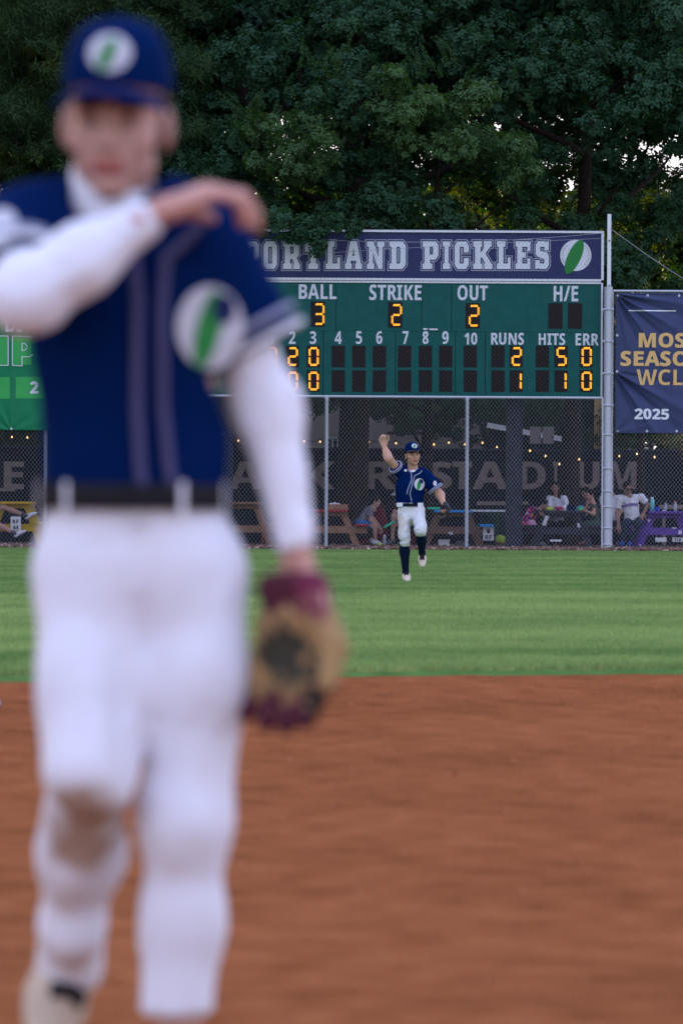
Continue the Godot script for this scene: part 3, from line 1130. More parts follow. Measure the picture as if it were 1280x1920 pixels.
func block_letter(ch: String, w: float, h: float, depth: float) -> Array:
	var g := glyph(ch)
	var out := PackedVector2Array()
	for p in g[0]: out.append(Vector2(p[0] * w, p[1] * h))
	var keyed := out.duplicate()
	var hole := PackedVector2Array()
	for p in g[1]: hole.append(Vector2(p[0] * w, p[1] * h))
	if hole.size():
		# cut a hairline from the outline to the hole so that one polygon holds both
		if Geometry2D.is_polygon_clockwise(keyed): keyed.reverse()
		if not Geometry2D.is_polygon_clockwise(hole): hole.reverse()
		var bi := 0
		var bj := 0
		var bd := 1e9
		var lowest := 1e9
		for q in hole: lowest = minf(lowest, q.x + q.y)
		for i in keyed.size():
			for j in hole.size():
				if hole[j].x + hole[j].y > lowest + 0.001: continue
				var d := keyed[i].distance_to(hole[j])
				if d < bd and keyed[i].y < hole[j].y and keyed[i].x <= hole[j].x + 0.01:
					bd = d
					bi = i
					bj = j
		var e := (hole[bj] - keyed[bi]).orthogonal().normalized() * 0.0006
		if e.x < 0: e = -e
		var poly := PackedVector2Array()
		for i in keyed.size():
			poly.append(keyed[(bi + 1 + i) % keyed.size()])
		poly[poly.size() - 1] = keyed[bi] - e
		for j in hole.size(): poly.append(hole[(bj + j) % hole.size()])
		poly.append(hole[bj] + e)
		poly.append(keyed[bi] + e)
		keyed = poly
	var fill := plate(keyed, depth)
	var rings := []
	for ring in [[out, 1.0], [hole, 1.0]]:
		var st := ST()
		var r: PackedVector2Array = ring[0]
		if r.size() < 3: continue
		var isout: bool = r == out
		var ccw := not Geometry2D.is_polygon_clockwise(r)
		var sgn := 1.0 if ccw else -1.0
		if not isout: sgn = 1.0 if not ccw else -1.0
		if not isout: sgn = -sgn * -1.0
		var off_in := PackedVector2Array()
		var off_out := PackedVector2Array()
		var m := r.size()
		for i in m:
			var a := (r[i] - r[(i + m - 1) % m]).normalized()
			var b := (r[(i + 1) % m] - r[i]).normalized()
			var na := Vector2(a.y, -a.x)
			var nb := Vector2(b.y, -b.x)
			var nn := (na + nb).normalized()
			var s: float = 1.0 / max(0.5, nn.dot(na))
			var dir := 1.0 if ccw else -1.0
			if not isout: dir = -dir
			off_in.append(r[i] + nn * s * 0.024 * dir)
			off_out.append(r[i] + nn * s * 0.036 * dir)
		for i in m:
			var j := (i + 1) % m
			var q := [off_in[i], off_in[j], off_out[j], off_out[i]]
			if not Geometry2D.is_polygon_clockwise(PackedVector2Array(q)): q.reverse()
			quad(st, Vector3(q[0].x, q[0].y, depth), Vector3(q[1].x, q[1].y, depth), Vector3(q[2].x, q[2].y, depth), Vector3(q[3].x, q[3].y, depth))
		rings.append(done(st))
	return [fill, rings]

func board_text(parent: Node, called: String, txt: String, x0: float, x1: float, y0: float, y1: float) -> void:
	var a := bp(x0, y1)
	var b := bp(x1, y0)
	var m := put(called, lettering(txt, b.x - a.x, b.y - a.y, 0.006, 0.15), M.letter, parent)
	m.position = Vector3(a.x, a.y, 0.006)

const SEG := {"0": "abcdef", "1": "bc", "2": "abged", "3": "abgcd", "5": "afgcd"}

var dot_mesh: ArrayMesh
func led_digit(w: float, h: float, ch: String) -> Array:
	var segs := []
	var x := w * 0.36
	var y := h * 0.40
	var ends := {"a": [Vector2(-x, y), Vector2(x, y)], "b": [Vector2(x, y), Vector2(x, 0)], "c": [Vector2(x, 0), Vector2(x, -y)], "d": [Vector2(-x, -y), Vector2(x, -y)], "e": [Vector2(-x, 0), Vector2(-x, -y)], "f": [Vector2(-x, y), Vector2(-x, 0)], "g": [Vector2(-x, 0), Vector2(x, 0)]}
	for s in SEG[ch]:
		var a: Vector2 = ends[s][0]
		var b: Vector2 = ends[s][1]
		var t := (b - a).normalized()
		var nrm := Vector2(-t.y, t.x)
		var ln := (b - a).length()
		var st := ST()
		for row in 2:
			var cnt := 6
			for i in cnt:
				var p := a + t * (ln * 0.14 + (ln * 0.72) * (i + (0.0 if row == 0 else 0.35)) / (cnt - 0.65)) + nrm * (row - 0.5) * 0.022
				var r := 0.0105
				for k in 6:
					var a0 := TAU * k / 6.0
					var a1 := TAU * (k + 1) / 6.0
					for q in [Vector3(p.x, p.y, 0.010), Vector3(p.x + r * cos(a1), p.y + r * sin(a1), 0.002), Vector3(p.x + r * cos(a0), p.y + r * sin(a0), 0.002)]: st.add_vertex(q)
		segs.append(done(st))
	return segs

func build_scoreboard() -> void:
	var s := thing("scoreboard", "large green and navy scoreboard with amber numerals above the fence", "scoreboard", Vector3(0, 0, -BOARD))
	var L := bp(349, 740).x
	var R := bp(1130, 500).x
	var top := bp(740, 433).y
	var mid := bp(740, 526).y
	var bot := bp(740, 744).y
	var cx := (L + R) * 0.5
	var w := R - L
	put("cabinet", boxy(Vector3(cx, (top + bot) * 0.5, -0.16), Vector3(w - 0.02, top - bot - 0.02, 0.26)), M.post_grey, s)
	put("header_panel", boxy(Vector3(cx, (top + mid) * 0.5, -0.015), Vector3(w - 0.08, top - mid - 0.06, 0.026)), M.navy_sign, s)
	# border trims
	var trims := [[Vector3(cx, top, 0.004), Vector3(w + 0.02, 0.05, 0.05)], [Vector3(cx, mid + 0.022, 0.004), Vector3(w - 0.085, 0.046, 0.05)], [Vector3(cx, mid - 0.03, 0.002), Vector3(w - 0.085, 0.034, 0.046)], [Vector3(R - 0.016, (top + mid) * 0.5 + 0.0, 0.004), Vector3(0.05, top - mid - 0.056, 0.05)], [Vector3(L + 0.016, (top + mid) * 0.5, 0.004), Vector3(0.05, top - mid - 0.056, 0.05)], [Vector3(R - 0.022, (mid + bot) * 0.5 - 0.0, 0.0), Vector3(0.036, mid - bot - 0.05, 0.046)], [Vector3(L + 0.022, (mid + bot) * 0.5, 0.0), Vector3(0.036, mid - bot - 0.05, 0.046)]]
	for t in trims: put("border_trim", boxy(t[0], t[1]), M.white_trim, s)
	# green face made of panels with seams between them
	var cuts := [349.0, 520.0, 606.0, 632.0, 693.0, 740.0, 790.0, 843.0, 905.0, 1000.0, 1127.0]
	var seams := [[349.0, 630.0, 527.0, 618.0], [630.0, 790.0, 527.0, 618.0], [790.0, 846.0, 527.0, 618.0], [846.0, 1127.0, 527.0, 618.0], [349.0, 606.0, 618.0, 743.0], [606.0, 741.0, 618.0, 743.0], [741.0, 853.0, 618.0, 743.0], [853.0, 909.0, 618.0, 743.0], [909.0, 1127.0, 618.0, 743.0]]
	for q in seams:
		var a := bp(q[0], q[3])
		var b := bp(q[1], q[2])
		a.y += (-0.0)
		var ya: float = bot + 0.02 if q[3] > 700 else (mid + bot) * 0.5 + 0.145
		var yb: float = mid - 0.05 if q[2] < 600 else (mid + bot) * 0.5 + 0.145
		put("face_panel", boxy(Vector3((a.x + b.x) * 0.5, (ya + yb) * 0.5, -0.012), Vector3(b.x - a.x - 0.007, yb - ya - 0.007, 0.024)), M.green_sign, s)
	# header lettering
	var spans := [["P", 455, 488], ["O", 491, 522], ["R", 528, 565], ["T", 569, 605], ["L", 608, 640], ["A", 644, 681], ["N", 685, 723], ["D", 727, 763], ["P", 789, 824], ["I", 827, 846], ["C", 849, 881], ["K", 884, 925], ["L", 928, 959], ["E", 963, 996], ["S", 1000, 1031]]
	for q in spans:
		var a := bp(q[1] + 2.5, 504.5)
		var b := bp(q[2] - 2.5, 452.5)
		var g := block_letter(q[0], b.x - a.x, b.y - a.y, 0.006)
		var fill := put("block_letter", g[0], M.letter, s, Vector3(a.x, a.y, 0.0))
		for rg in g[1]: put("outline", rg, M.letter_line, fill)
	# round ball emblem with a plain green band
	var ec := bp(1078.5, 479)
	var er := 0.305
	var disc := PackedVector2Array()
	for i in 40: disc.append(Vector2(cos(TAU * i / 40), sin(TAU * i / 40)) * er)
	var em := put("ball_emblem", plate(disc, 0.006), M.letter, s, Vector3(ec.x, ec.y, 0))
	var band := PackedVector2Array()
	for i in 32:
		var p := Vector2(cos(TAU * i / 32) * 0.13, sin(TAU * i / 32) * 0.36)
		band.append(p.rotated(-0.42) + Vector2(-0.03, -0.03))
	put("green_band", plate(band, 0.004), M.emblem_green, em, Vector3(0, 0, 0.0065))
	var stt := ST()
	for side in [-1, 1]:
		for i in 9:
			var a := (-0.5 + i / 8.0) * 1.5 + (0.0 if side > 0 else PI)
			var p := Vector2(cos(a), sin(a)) * er * 0.86
			box(stt, Vector3(p.x, p.y, 0.008), Vector3(0.045, 0.009, 0.002), Basis(Vector3(0, 0, 1), a + 0.4))
	put("stitching", done(stt), M.stitch, em).set_meta("kind", "stuff")
	# words
	board_text(s, "lettering", "BALL", 560, 631, 533, 560.5)
	board_text(s, "lettering", "STRIKE", 692, 790, 534, 563)
	board_text(s, "lettering", "OUT", 857, 914, 535, 563)
	board_text(s, "lettering", "H/E", 1037, 1083, 536, 565)
	for q in [["1", 504, 512], ["2", 541.5, 554], ["3", 580.5, 593], ["4", 627.5, 640.5], ["5", 667, 678.5], ["6", 705, 716.5], ["7", 754, 765.5], ["8", 791.5, 803], ["9", 828.5, 840.5]]:
		board_text(s, "lettering", q[0], q[1], q[2], 621, 645)
	board_text(s, "lettering", "10", 870, 894, 624, 646)
	board_text(s, "lettering", "RUNS", 920, 981.5, 624, 646.5)
	board_text(s, "lettering", "HITS", 1009, 1058.5, 625, 647)
	board_text(s, "lettering", "ERR", 1078, 1121.5, 625.5, 647.5)
	# numeral windows
	var wins := [[595.5, 589, "3"], [740.5, 590.5, "2"], [885.5, 592, "2"], [1040.5, 592.5, ""], [1077, 592.5, ""]]
	var cols := [[509, "0", "1"], [548, "2", "0"], [587, "0", "0"], [634, "", ""], [672.5, "", ""], [711, "", ""], [758, "", ""], [797, "", ""], [835, "", ""], [881, "", ""], [933, "", ""], [967, "2", "1"], [1016, "", ""], [1051, "5", "1"], [1098, "0", "0"]]
	for c in cols:
		wins.append([c[0], 668.5, c[1]])
		wins.append([c[0], 714.5, c[2]])
	for q in wins:
		var big: bool = q[1] < 600
		var ww := 0.28 if big else 0.262
		var hh := 0.50 if big else 0.425
		var p := bp(q[0], q[1])
		var win := put("numeral_window", boxy(Vector3(0, 0, 0.001), Vector3(ww, hh, 0.008)), M.led_window, s, Vector3(p.x, p.y, 0))
		if q[2]:
			var sh := 0.018 if big else 0.0
			for sg in led_digit(ww * 0.84, hh * 0.96, q[2]):
				put("numeral_segment", sg, M.led, win, Vector3(sh + 0.01, 0, 0.005)).set_meta("kind", "stuff")
	# small fittings and stickers
	for q in [[797, 617, 8], [812, 617.5, 16]]:
		var p := bp(q[0], q[1])
		put("fitting", boxy(Vector3(p.x, p.y, 0.006), Vector3(q[2] / 96.0, 0.03, 0.01)), M.white_trim, s)
	for px in [420.0, 965.0]:
		put("support_column", boxy(Vector3(bp(px, 880).x, top * 0.5 - 0.4, -0.55), Vector3(0.32, top - 0.8, 0.3)), M.post_grey, s)
	# fine safety net hung over the board from the top rail
	var n := thing("safety_net", "fine dark safety net hanging over the face of the scoreboard", "net", Vector3(0, 0, -FENCE + 0.0))
	var net := put("net_mesh", chain_mesh(L + 0.06, R - 0.06, bot + 0.04, top, 0.0032), M.net, n)
	net.set_meta("kind", "stuff")
	put("head_rope", pipe(Vector3(L, top + 0.01, 0), Vector3(R, top + 0.01, 0), 0.006, 6), M.net, n)

# ---------------------------------------------------------------- banners
func creased(corner: Vector2, ways: Array, p: Vector2, reach: float) -> float:
	var d := p - corner
	var r := d.length()
	var a := d.angle()
	var z := 0.0
	for w in ways:
		var q: float = (a - w[0]) / w[1]
		z += w[2] * exp(-q * q) * exp(-r / reach) * clampf(r / 0.12, 0.0, 1.0)
	return z

func build_banners() -> void:
	var b := thing("banner", "navy vinyl banner with gold lettering tied to the tall fence", "banner", Vector3(0, 0, -FENCE + 0.05))
	var a := W(1152, 811, FENCE - 0.05)
	var c := W(1152, 551, FENCE - 0.05)
	var w := 2.15
	var h := c.y - a.y
	var o := Vector3(a.x, a.y, 0)
	var nz := noise(91, 1.3, 3)
	var depth := func(p: Vector2) -> float:
		var z := 0.045
		z += creased(Vector2(0.0, h), [[-0.14, 0.05, 0.08], [-0.32, 0.06, -0.09], [-0.52, 0.06, 0.09], [-0.74, 0.06, -0.10], [-0.94, 0.05, 0.09], [-1.14, 0.05, -0.08], [-1.34, 0.05, 0.06]], p, 0.9)
		z += creased(Vector2(-0.02, h * 0.44), [[-0.50, 0.07, 0.09], [-0.74, 0.07, -0.10], [-0.98, 0.06, 0.09], [-1.2, 0.06, -0.06], [-0.2, 0.06, -0.05]], p, 1.2)
		z += creased(Vector2(0.0, 0.0), [[0.2, 0.08, 0.03], [0.6, 0.1, -0.03], [1.0, 0.1, 0.02]], p, 0.5)
		z += creased(Vector2(w, h), [[-2.9, 0.08, 0.03], [-2.5, 0.1, -0.03]], p, 0.6)
		return z + 0.02 * nz.get_noise_2d(p.x, p.y * 0.6)
	var on := func(p: Vector3) -> Vector3:
		return Vector3(p.x, p.y, p.z + depth.call(Vector2(p.x - o.x, p.y - o.y)))
	var cloth := sheet(90, 110, func(u, v): return on.call(o + Vector3(u * w, (1.0 - v) * h, 0)))
	put("cloth", cloth, M.banner_navy, b)
	var hem := ST()
	for q in [[o, o + Vector3(w, 0, 0)], [o + Vector3(0, h, 0), o + Vector3(w, h, 0)]]:
		var pts := PackedVector3Array()
		for i in 30: pts.append(on.call(q[0].lerp(q[1], i / 29.0)))
		tube(hem, pts, PackedFloat32Array([0.012]), 6)
	put("hem", done(hem), M.banner_navy, b)
	for q in [[0.04, h - 0.03], [0.62, h - 0.03], [1.23, h - 0.03], [0.05, 0.03], [0.62, 0.03], [1.2, 0.03], [0.03, h * 0.44], [0.03, h * 0.7]]:
		var g := on.call(o + Vector3(q[0], q[1], 0.006)) as Vector3
		put("eyelet", lathemesh([Vector2(0.008, 0), Vector2(0.02, 0.004), Vector2(0.024, -0.004)], 10), M.white_paint, b, g).rotation.x = PI / 2
	var print_on := func(x0: float, txt: String, y0: float, y1: float, wide: float, m: Material, bold: float):
		var pa := W(x0, y1, FENCE - 0.05)
		var pb := W(x0, y0, FENCE - 0.05)
		var mesh := finer(lettering(txt, wide / 96.0, pb.y - pa.y, 0.004, bold), 0.035)
		put("lettering", bend(mesh, func(v): return on.call(Vector3(pa.x, pa.y, 0.004) + v)), m, b)
	print_on.call(1196, "MOST", 624, 652, 112, M.gold, 0.6)
	print_on.call(1162, "SEASON", 658, 686.5, 158, M.gold, 0.6)
	print_on.call(1192, "WCL", 692.5, 722, 86, M.gold, 0.0)
	print_on.call(1188, "2025", 766, 786.5, 65, M.letter, 0.6)
	var rule := sheet(20, 1, func(u, v): return on.call(Vector3(lerpf(fx(1175), fx(1264), u), fy(1220, 583) + (0.5 - v) * 0.022, 0.006)))
	put("printed_rule", rule, M.letter, b)

	# green banner mostly hidden behind the player
	var g := thing("banner", "green vinyl banner with outlined letters tied to the fence", "banner", Vector3(0, 0, -FENCE + 0.05))
	var ga := W(-150, 805, FENCE - 0.1)
	var gb := W(280, 572, FENCE - 0.1)
	var gw := gb.x - ga.x
	var gh := gb.y - ga.y
	var tie := W(22, 806, FENCE - 0.1)
	var nz2 := noise(93, 1.2, 3)
	var gon := func(p: Vector3) -> Vector3:
		var d := Vector2(p.x - tie.x, p.y - tie.y)
		var z := 0.05 + creased(Vector2(0, -0.03), [[0.35, 0.1, 0.035], [0.7, 0.09, -0.04], [1.0, 0.08, 0.045], [1.3, 0.08, -0.045], [1.57, 0.07, 0.05], [1.84, 0.08, -0.045], [2.1, 0.08, 0.045], [2.45, 0.09, -0.04], [2.8, 0.1, 0.03]], d, 0.32)
		return Vector3(p.x, p.y, p.z + z + 0.015 * nz2.get_noise_2d(p.x, p.y))
	var go := Vector3(ga.x, ga.y, 0)
	put("cloth", sheet(120, 70, func(u, v): return gon.call(go + Vector3(u * gw, (1.0 - v) * gh, 0))), M.banner_green, g)
	var patchq := func(x0: float, x1: float, y0: float, y1: float, m: Material, lift: float, called: String):
		var p := W(x0, y1, FENCE - 0.1)
		var q := W(x1, y0, FENCE - 0.1)
		put(called, sheet(16, 8, func(u, v): return gon.call(Vector3(lerpf(p.x, q.x, u), lerpf(q.y, p.y, v), lift))), m, g)
	patchq.call(-60, 19, 707, 747, M.banner_light, 0.004, "printed_block")
	patchq.call(30, 110, 707, 747, M.banner_light, 0.004, "printed_block")
	patchq.call(-28, 15, 632, 684, M.banner_light, 0.004, "printed_block")
	patchq.call(25, 60, 632, 684, M.banner_light, 0.004, "printed_block")
	var outline := func(pts: Array):
		for i in pts.size() - 1:
			var p := W(pts[i][0], pts[i][1], FENCE - 0.1)
			var q := W(pts[i + 1][0], pts[i + 1][1], FENCE - 0.1)
			var dir := Vector2(q.x - p.x, q.y - p.y).normalized()
			var nn := Vector2(-dir.y, dir.x) * 0.008
			put("printed_line", sheet(6, 1, func(u, v): return gon.call(Vector3(lerpf(p.x, q.x, u) + nn.x * (1 - 2 * v) + dir.x * 0.008 * (2 * u - 1), lerpf(p.y, q.y, u) + nn.y * (1 - 2 * v) + dir.y * 0.008 * (2 * u - 1), 0.008))), M.letter, g)
	outline.call([[-30, 630], [16, 630], [16, 685], [-30, 685]])
	outline.call([[60, 631], [24, 630], [24, 685], [42, 686], [42, 669], [55, 669], [62, 665]])
	outline.call([[42, 657], [42, 644], [47, 644], [51, 648], [51, 653], [47, 657], [42, 657]])
	var gtext := func(x0: float, txt: String, y0: float, y1: float, wide: float):
		var pa := W(x0, y1, FENCE - 0.1)
		var pb := W(x0, y0, FENCE - 0.1)
		put("lettering", bend(finer(lettering(txt, wide / 96.0, pb.y - pa.y, 0.004, 0.6), 0.035), func(v): return gon.call(Vector3(pa.x, pa.y, 0.004) + v)), M.letter, g)
	gtext.call(11, "DI", 597, 622, 32)
	gtext.call(57, "2", 715, 738, 16)
	put("eyelet", lathemesh([Vector2(0.008, 0), Vector2(0.02, 0.004), Vector2(0.024, -0.004)], 10), M.white_paint, g, gon.call(Vector3(tie.x, tie.y + 0.02, 0.008))).rotation.x = PI / 2

# ---------------------------------------------------------------- behind the fence
func build_backdrop() -> void:
	# dark wind screen with big letters
	var D := 96.0
	var s := thing("wind_screen", "dark mesh wind screen with big tan letters behind the tables", "screen", Vector3(0, 0, -D))
	var top := W(900, 845, D).y
	var xl := -12.0
	var xr := 11.0
	var nz := noise(101, 0.8, 3)
	put("screen_cloth", sheet(160, 20, func(u, v):
		var x := lerpf(xl, xr, u)
		var y := lerpf(top, 0.06, v)
		return Vector3(x, y, 0.05 * nz.get_noise_2d(x, y * 0.5))), M.screen, s)
	put("top_rail", pipe(Vector3(xl, top + 0.02, -0.05), Vector3(xr, top + 0.02, -0.05), 0.024), M.post_grey, s)
	var i := 0
	while xl + i * 2.4 < xr:
		put("post", pipe(Vector3(xl + i * 2.4, 0, -0.09), Vector3(xl + i * 2.4, top + 0.05, -0.09), 0.03), M.post_grey, s)
		i += 1
	for q in [["E", 8, 46], ["W", 325, 402], ["A", 428, 492], ["L", 512, 548], ["K", 563, 628], ["E", 637, 673], ["R", 683, 746], ["S", 802, 847], ["T", 847, 884], ["A", 885, 951], ["D", 972, 1022], ["I", 1035, 1047], ["U", 1080, 1123], ["M", 1138, 1193]]:
		var a := W(q[1], 917, D)
		var b := W(q[2], 865, D)
		var m := put("screen_letter", lettering(q[0], b.x - a.x, 0.575, 0.004, 0.35), M.screen_letter, s)
		m.position = Vector3(a.x, a.y, 0.06)
	for q in [[893, 955, 940, 947], [974, 990, 940, 946], [-20, 30, 915, 921]]:
		var a := W(q[0], q[3], D)
		var b := W(q[1], q[2], D)
		put("printed_bar", boxy(Vector3((a.x + b.x) * 0.5, (a.y + b.y) * 0.5, 0.062), Vector3(b.x - a.x, b.y - a.y, 0.004)), M.screen_letter, s)
	for q in [[953, 841, 869], [953, 915, 943]]:
		var a := W(q[0], q[2], D)
		var b := W(q[0], q[1], D)
		put("white_strap", boxy(Vector3(a.x, (a.y + b.y) * 0.5, 0.09), Vector3(0.035, b.y - a.y, 0.02)), M.white_paint, s)
	house()
	shed()
	string_lights()
	# a pale rail and bins between the tables
	var r := thing("bench_rail", "pale slatted bench rail beyond the blue topped table", "bench", Vector3(W(914, 955, 93.4).x, 0, -93.4))
	for k in 5: put("slat", boxmesh(Vector3(0.132, 0.04, 0.09)), M.white_trim, r, Vector3(-0.29 + k * 0.145, 0.775, 0))
	for x in [-0.3, 0.3]: put("leg", boxmesh(Vector3(0.05, 0.75, 0.05)), M.post_grey, r, Vector3(x, 0.378, -0.02))
	for k in 2:
		var bx: float = [918.0, 938.0][k]
		var bin := thing("trash_can", ["dark green trash can behind the blue bench", "dark green trash can beside the dark grey support column"][k], "trash can", Vector3(W(bx, 1000, 93.9).x, 0.02, -93.9 - k * 0.2))
		put("barrel", lathemesh([Vector2(0.001, 0.0), Vector2(0.15, 0.0), Vector2(0.165, 0.3), Vector2(0.18, 0.62), Vector2(0.19, 0.64), Vector2(0.17, 0.65), Vector2(0.15, 0.1), Vector2(0.001, 0.08)], 18), M.bin, bin)
		put("lid", lathemesh([Vector2(0.195, 0.645), Vector2(0.2, 0.68), Vector2(0.12, 0.76), Vector2(0.001, 0.78)], 18), M.bin, bin)

func house() -> void:
	var D := 103.0
	var h := thing("house", "tan clapboard house beyond the dark wind screen", "house", Vector3(0, 0, -D))
	var x0 := W(556, 800, D).x
	var x1 := W(905, 800, D).x
	put("wall", boxy(Vector3((x0 + x1) * 0.5, 2.1, -2.4), Vector3(x1 - x0, 4.2, 4.7)), M.siding, h)
	var win := [[W(733, 812, D), W(788, 762, D)], [W(613, 842, D), W(634, 820, D)]]
	var k := 0
	var y := 0.06
	while y < 4.1:
		# each board overlaps the one below and stops at the windows
		var spans := [[x0 - 0.02, x1 + 0.02]]
		for w in win:
			if y + 0.06 > w[0].y - 0.02 and y + 0.06 < w[1].y + 0.02:
				var nxt := []
				for sp in spans:
					if w[0].x > sp[0] and w[1].x < sp[1]:
						nxt.append([sp[0], w[0].x - 0.03])
						nxt.append([w[1].x + 0.03, sp[1]])
					else: nxt.append(sp)
				spans = nxt
		for sp in spans:
			var st := ST()
			box(st, Vector3((sp[0] + sp[1]) * 0.5, y + 0.062, 0.012), Vector3(sp[1] - sp[0], 0.132, 0.016), Basis(Vector3.RIGHT, -0.1))
			put("siding_board", done(st), M.siding, h)
		y += 0.125
		k += 1
	for w in win:
		var c: Vector3 = (w[0] + w[1]) * 0.5
		var sz: Vector3 = w[1] - w[0]
		var f := Node3D.new()
		f.name = "window"
		h.add_child(f, true)
		f.position = Vector3(c.x, c.y, 0.0)
		for q in [[Vector3(0, sz.y * 0.5, 0.03), Vector3(sz.x + 0.12, 0.07, 0.05)], [Vector3(-sz.x * 0.5, 0, 0.03), Vector3(0.06, sz.y - 0.08, 0.05)], [Vector3(sz.x * 0.5, 0, 0.03), Vector3(0.06, sz.y - 0.08, 0.05)], [Vector3(0, 0, 0.02), Vector3(0.03, sz.y - 0.08, 0.03)]]:
			put("frame", boxy(q[0], q[1]), M.siding if sz.x > 0.4 else M.white_trim, f)
		put("sill", boxy(Vector3(0, -sz.y * 0.5, 0.05), Vector3(sz.x + 0.2, 0.06, 0.1)), M.wood_dark, f)
		put("pane", boxy(Vector3(0, 0, 0.0), Vector3(sz.x, sz.y, 0.01)), M.blind if sz.x > 0.4 else M.glass, f)
	put("downpipe", pipe(Vector3(W(693, 800, D).x, 0, 0.09), Vector3(W(693, 800, D).x, 4.1, 0.09), 0.05), M.siding, h)
	var st := ST()
	quad(st, Vector3(x0 - 0.5, 4.1, 0.5), Vector3(x0 - 0.5, 5.6, -2.4), Vector3(x1 + 0.5, 5.6, -2.4), Vector3(x1 + 0.5, 4.1, 0.5))
	quad(st, Vector3(x0 - 0.5, 4.02, 0.5), Vector3(x0 - 0.5, 4.1, 0.5), Vector3(x1 + 0.5, 4.1, 0.5), Vector3(x1 + 0.5, 4.02, 0.5))
	quad(st, Vector3(x0 - 0.5, 5.6, -2.4), Vector3(x0 - 0.5, 4.1, -5.3), Vector3(x1 + 0.5, 4.1, -5.3), Vector3(x1 + 0.5, 5.6, -2.4))
	put("roof", done(st), M.post_grey, h)

func shed() -> void:
	var D := 98.2
	var a := W(912, 797, D)
	var b := W(1056, 824, D)
	var s := thing("shed", "dark shed with a sloping white roof edge behind the scoreboard column", "shed", Vector3(a.x, 0, -D))
	var w := b.x - a.x
	var st := ST()
	for q in [[0.0, 0.03]]:
		quad(st, Vector3(0.05, 0, 0), Vector3(0.05, a.y - 0.05, 0), Vector3(w - 0.05, b.y - 0.05, 0), Vector3(w - 0.05, 0, 0))
		quad(st, Vector3(0.05, 0, -2), Vector3(0.05, a.y - 0.05, -2), Vector3(0.05, a.y - 0.05, 0), Vector3(0.05, 0, 0))
		quad(st, Vector3(w - 0.05, 0, 0), Vector3(w - 0.05, b.y - 0.05, 0), Vector3(w - 0.05, b.y - 0.05, -2), Vector3(w - 0.05, 0, -2))
	put("wall", done(st), M.screen, s)
	put("roof_edge", bar(Vector3(0, a.y, 0.12), Vector3(w, b.y, 0.12), 0.11, 0.04), M.white_trim, s)
	put("roof", bar(Vector3(0, a.y, -0.95), Vector3(w, b.y, -0.95), 0.06, 2.1), M.post_grey, s)
	for k in 2:
		var x: float = [1003.0, 1027.0][k]
		var c := W(x, 816, 97.4)
		var e := thing("utility_box", ["pale grey utility panel nearer the scoreboard support column", "pale grey utility panel nearer the tree trunk"][k], "panel", Vector3(c.x, c.y, -97.4))
		put("door", boxmesh(Vector3(0.235, 0.36, 0.1)), M.blind, e)
		put("latch", boxmesh(Vector3(0.02, 0.05, 0.02)), M.black, e, Vector3(0.08, -0.05, 0.06))
		put("mount", boxmesh(Vector3(0.05, c.y + 0.1, 0.05)), M.post_grey, e, Vector3(0, -c.y * 0.5, -0.085))
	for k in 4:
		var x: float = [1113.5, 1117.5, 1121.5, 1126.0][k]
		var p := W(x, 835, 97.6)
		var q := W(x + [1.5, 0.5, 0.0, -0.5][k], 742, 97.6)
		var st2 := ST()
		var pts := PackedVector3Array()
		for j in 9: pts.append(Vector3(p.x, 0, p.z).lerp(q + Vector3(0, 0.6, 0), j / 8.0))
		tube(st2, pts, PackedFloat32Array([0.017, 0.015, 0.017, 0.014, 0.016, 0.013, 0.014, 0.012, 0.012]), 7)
		tag(put("sun_painted_cane", done(st2), M.cane), ["thin cane with sunlight painted gold behind the fence, nearest the trunk", "second cane from the trunk with sunlight painted gold", "third cane from the trunk with sunlight painted gold", "cane with sunlight painted gold nearest the tall steel pole"][k], "cane", "canes painted sunlit gold by the tall pole")

func string_lights() -> void:
	var D := 95.0
	var s := thing("string_lights", "string of small warm bulbs hung behind the fence", "string lights")
	var at := [[-40, 826], [23, 820], [52, 821], [120, 826], [210, 831], [300, 831], [416, 829], [447, 827], [490, 828], [538, 827], [570, 828], [600, 829], [660, 829], [691, 829], [742, 832], [782, 836], [813, 834], [841, 831], [871, 834], [904, 831], [931, 839], [961, 845], [993, 846], [1022, 856], [1048, 871], [1085, 862], [1160, 856], [1193, 852], [1226, 858], [1300, 850]]
	var pts := PackedVector3Array()
	for q in at: pts.append(W(q[0], q[1] - 5.0, D))
	var fine := PackedVector3Array()
	for i in pts.size() - 1:
		for j in 4:
			var t := j / 4.0
			fine.append(pts[i].lerp(pts[i + 1], t) - Vector3(0, 0.05 * 4 * t * (1 - t), 0))
	fine.append(pts[-1])
	var st := ST()
	tube(st, fine, PackedFloat32Array([0.006]), 5)
	put("cord", done(st), M.cable, s)
	var sock := lathemesh([Vector2(0.001, 0.03), Vector2(0.014, 0.028), Vector2(0.016, -0.02), Vector2(0.012, -0.022)], 8)
	var glass := lathemesh([Vector2(0.008, -0.02), Vector2(0.015, -0.038), Vector2(0.017, -0.05), Vector2(0.011, -0.064), Vector2(0.001, -0.07)], 10)
	for i in range(1, pts.size() - 1):
		var k := put("socket", sock, M.cable, s, pts[i])
		put("bulb", glass, M.bulb, k)

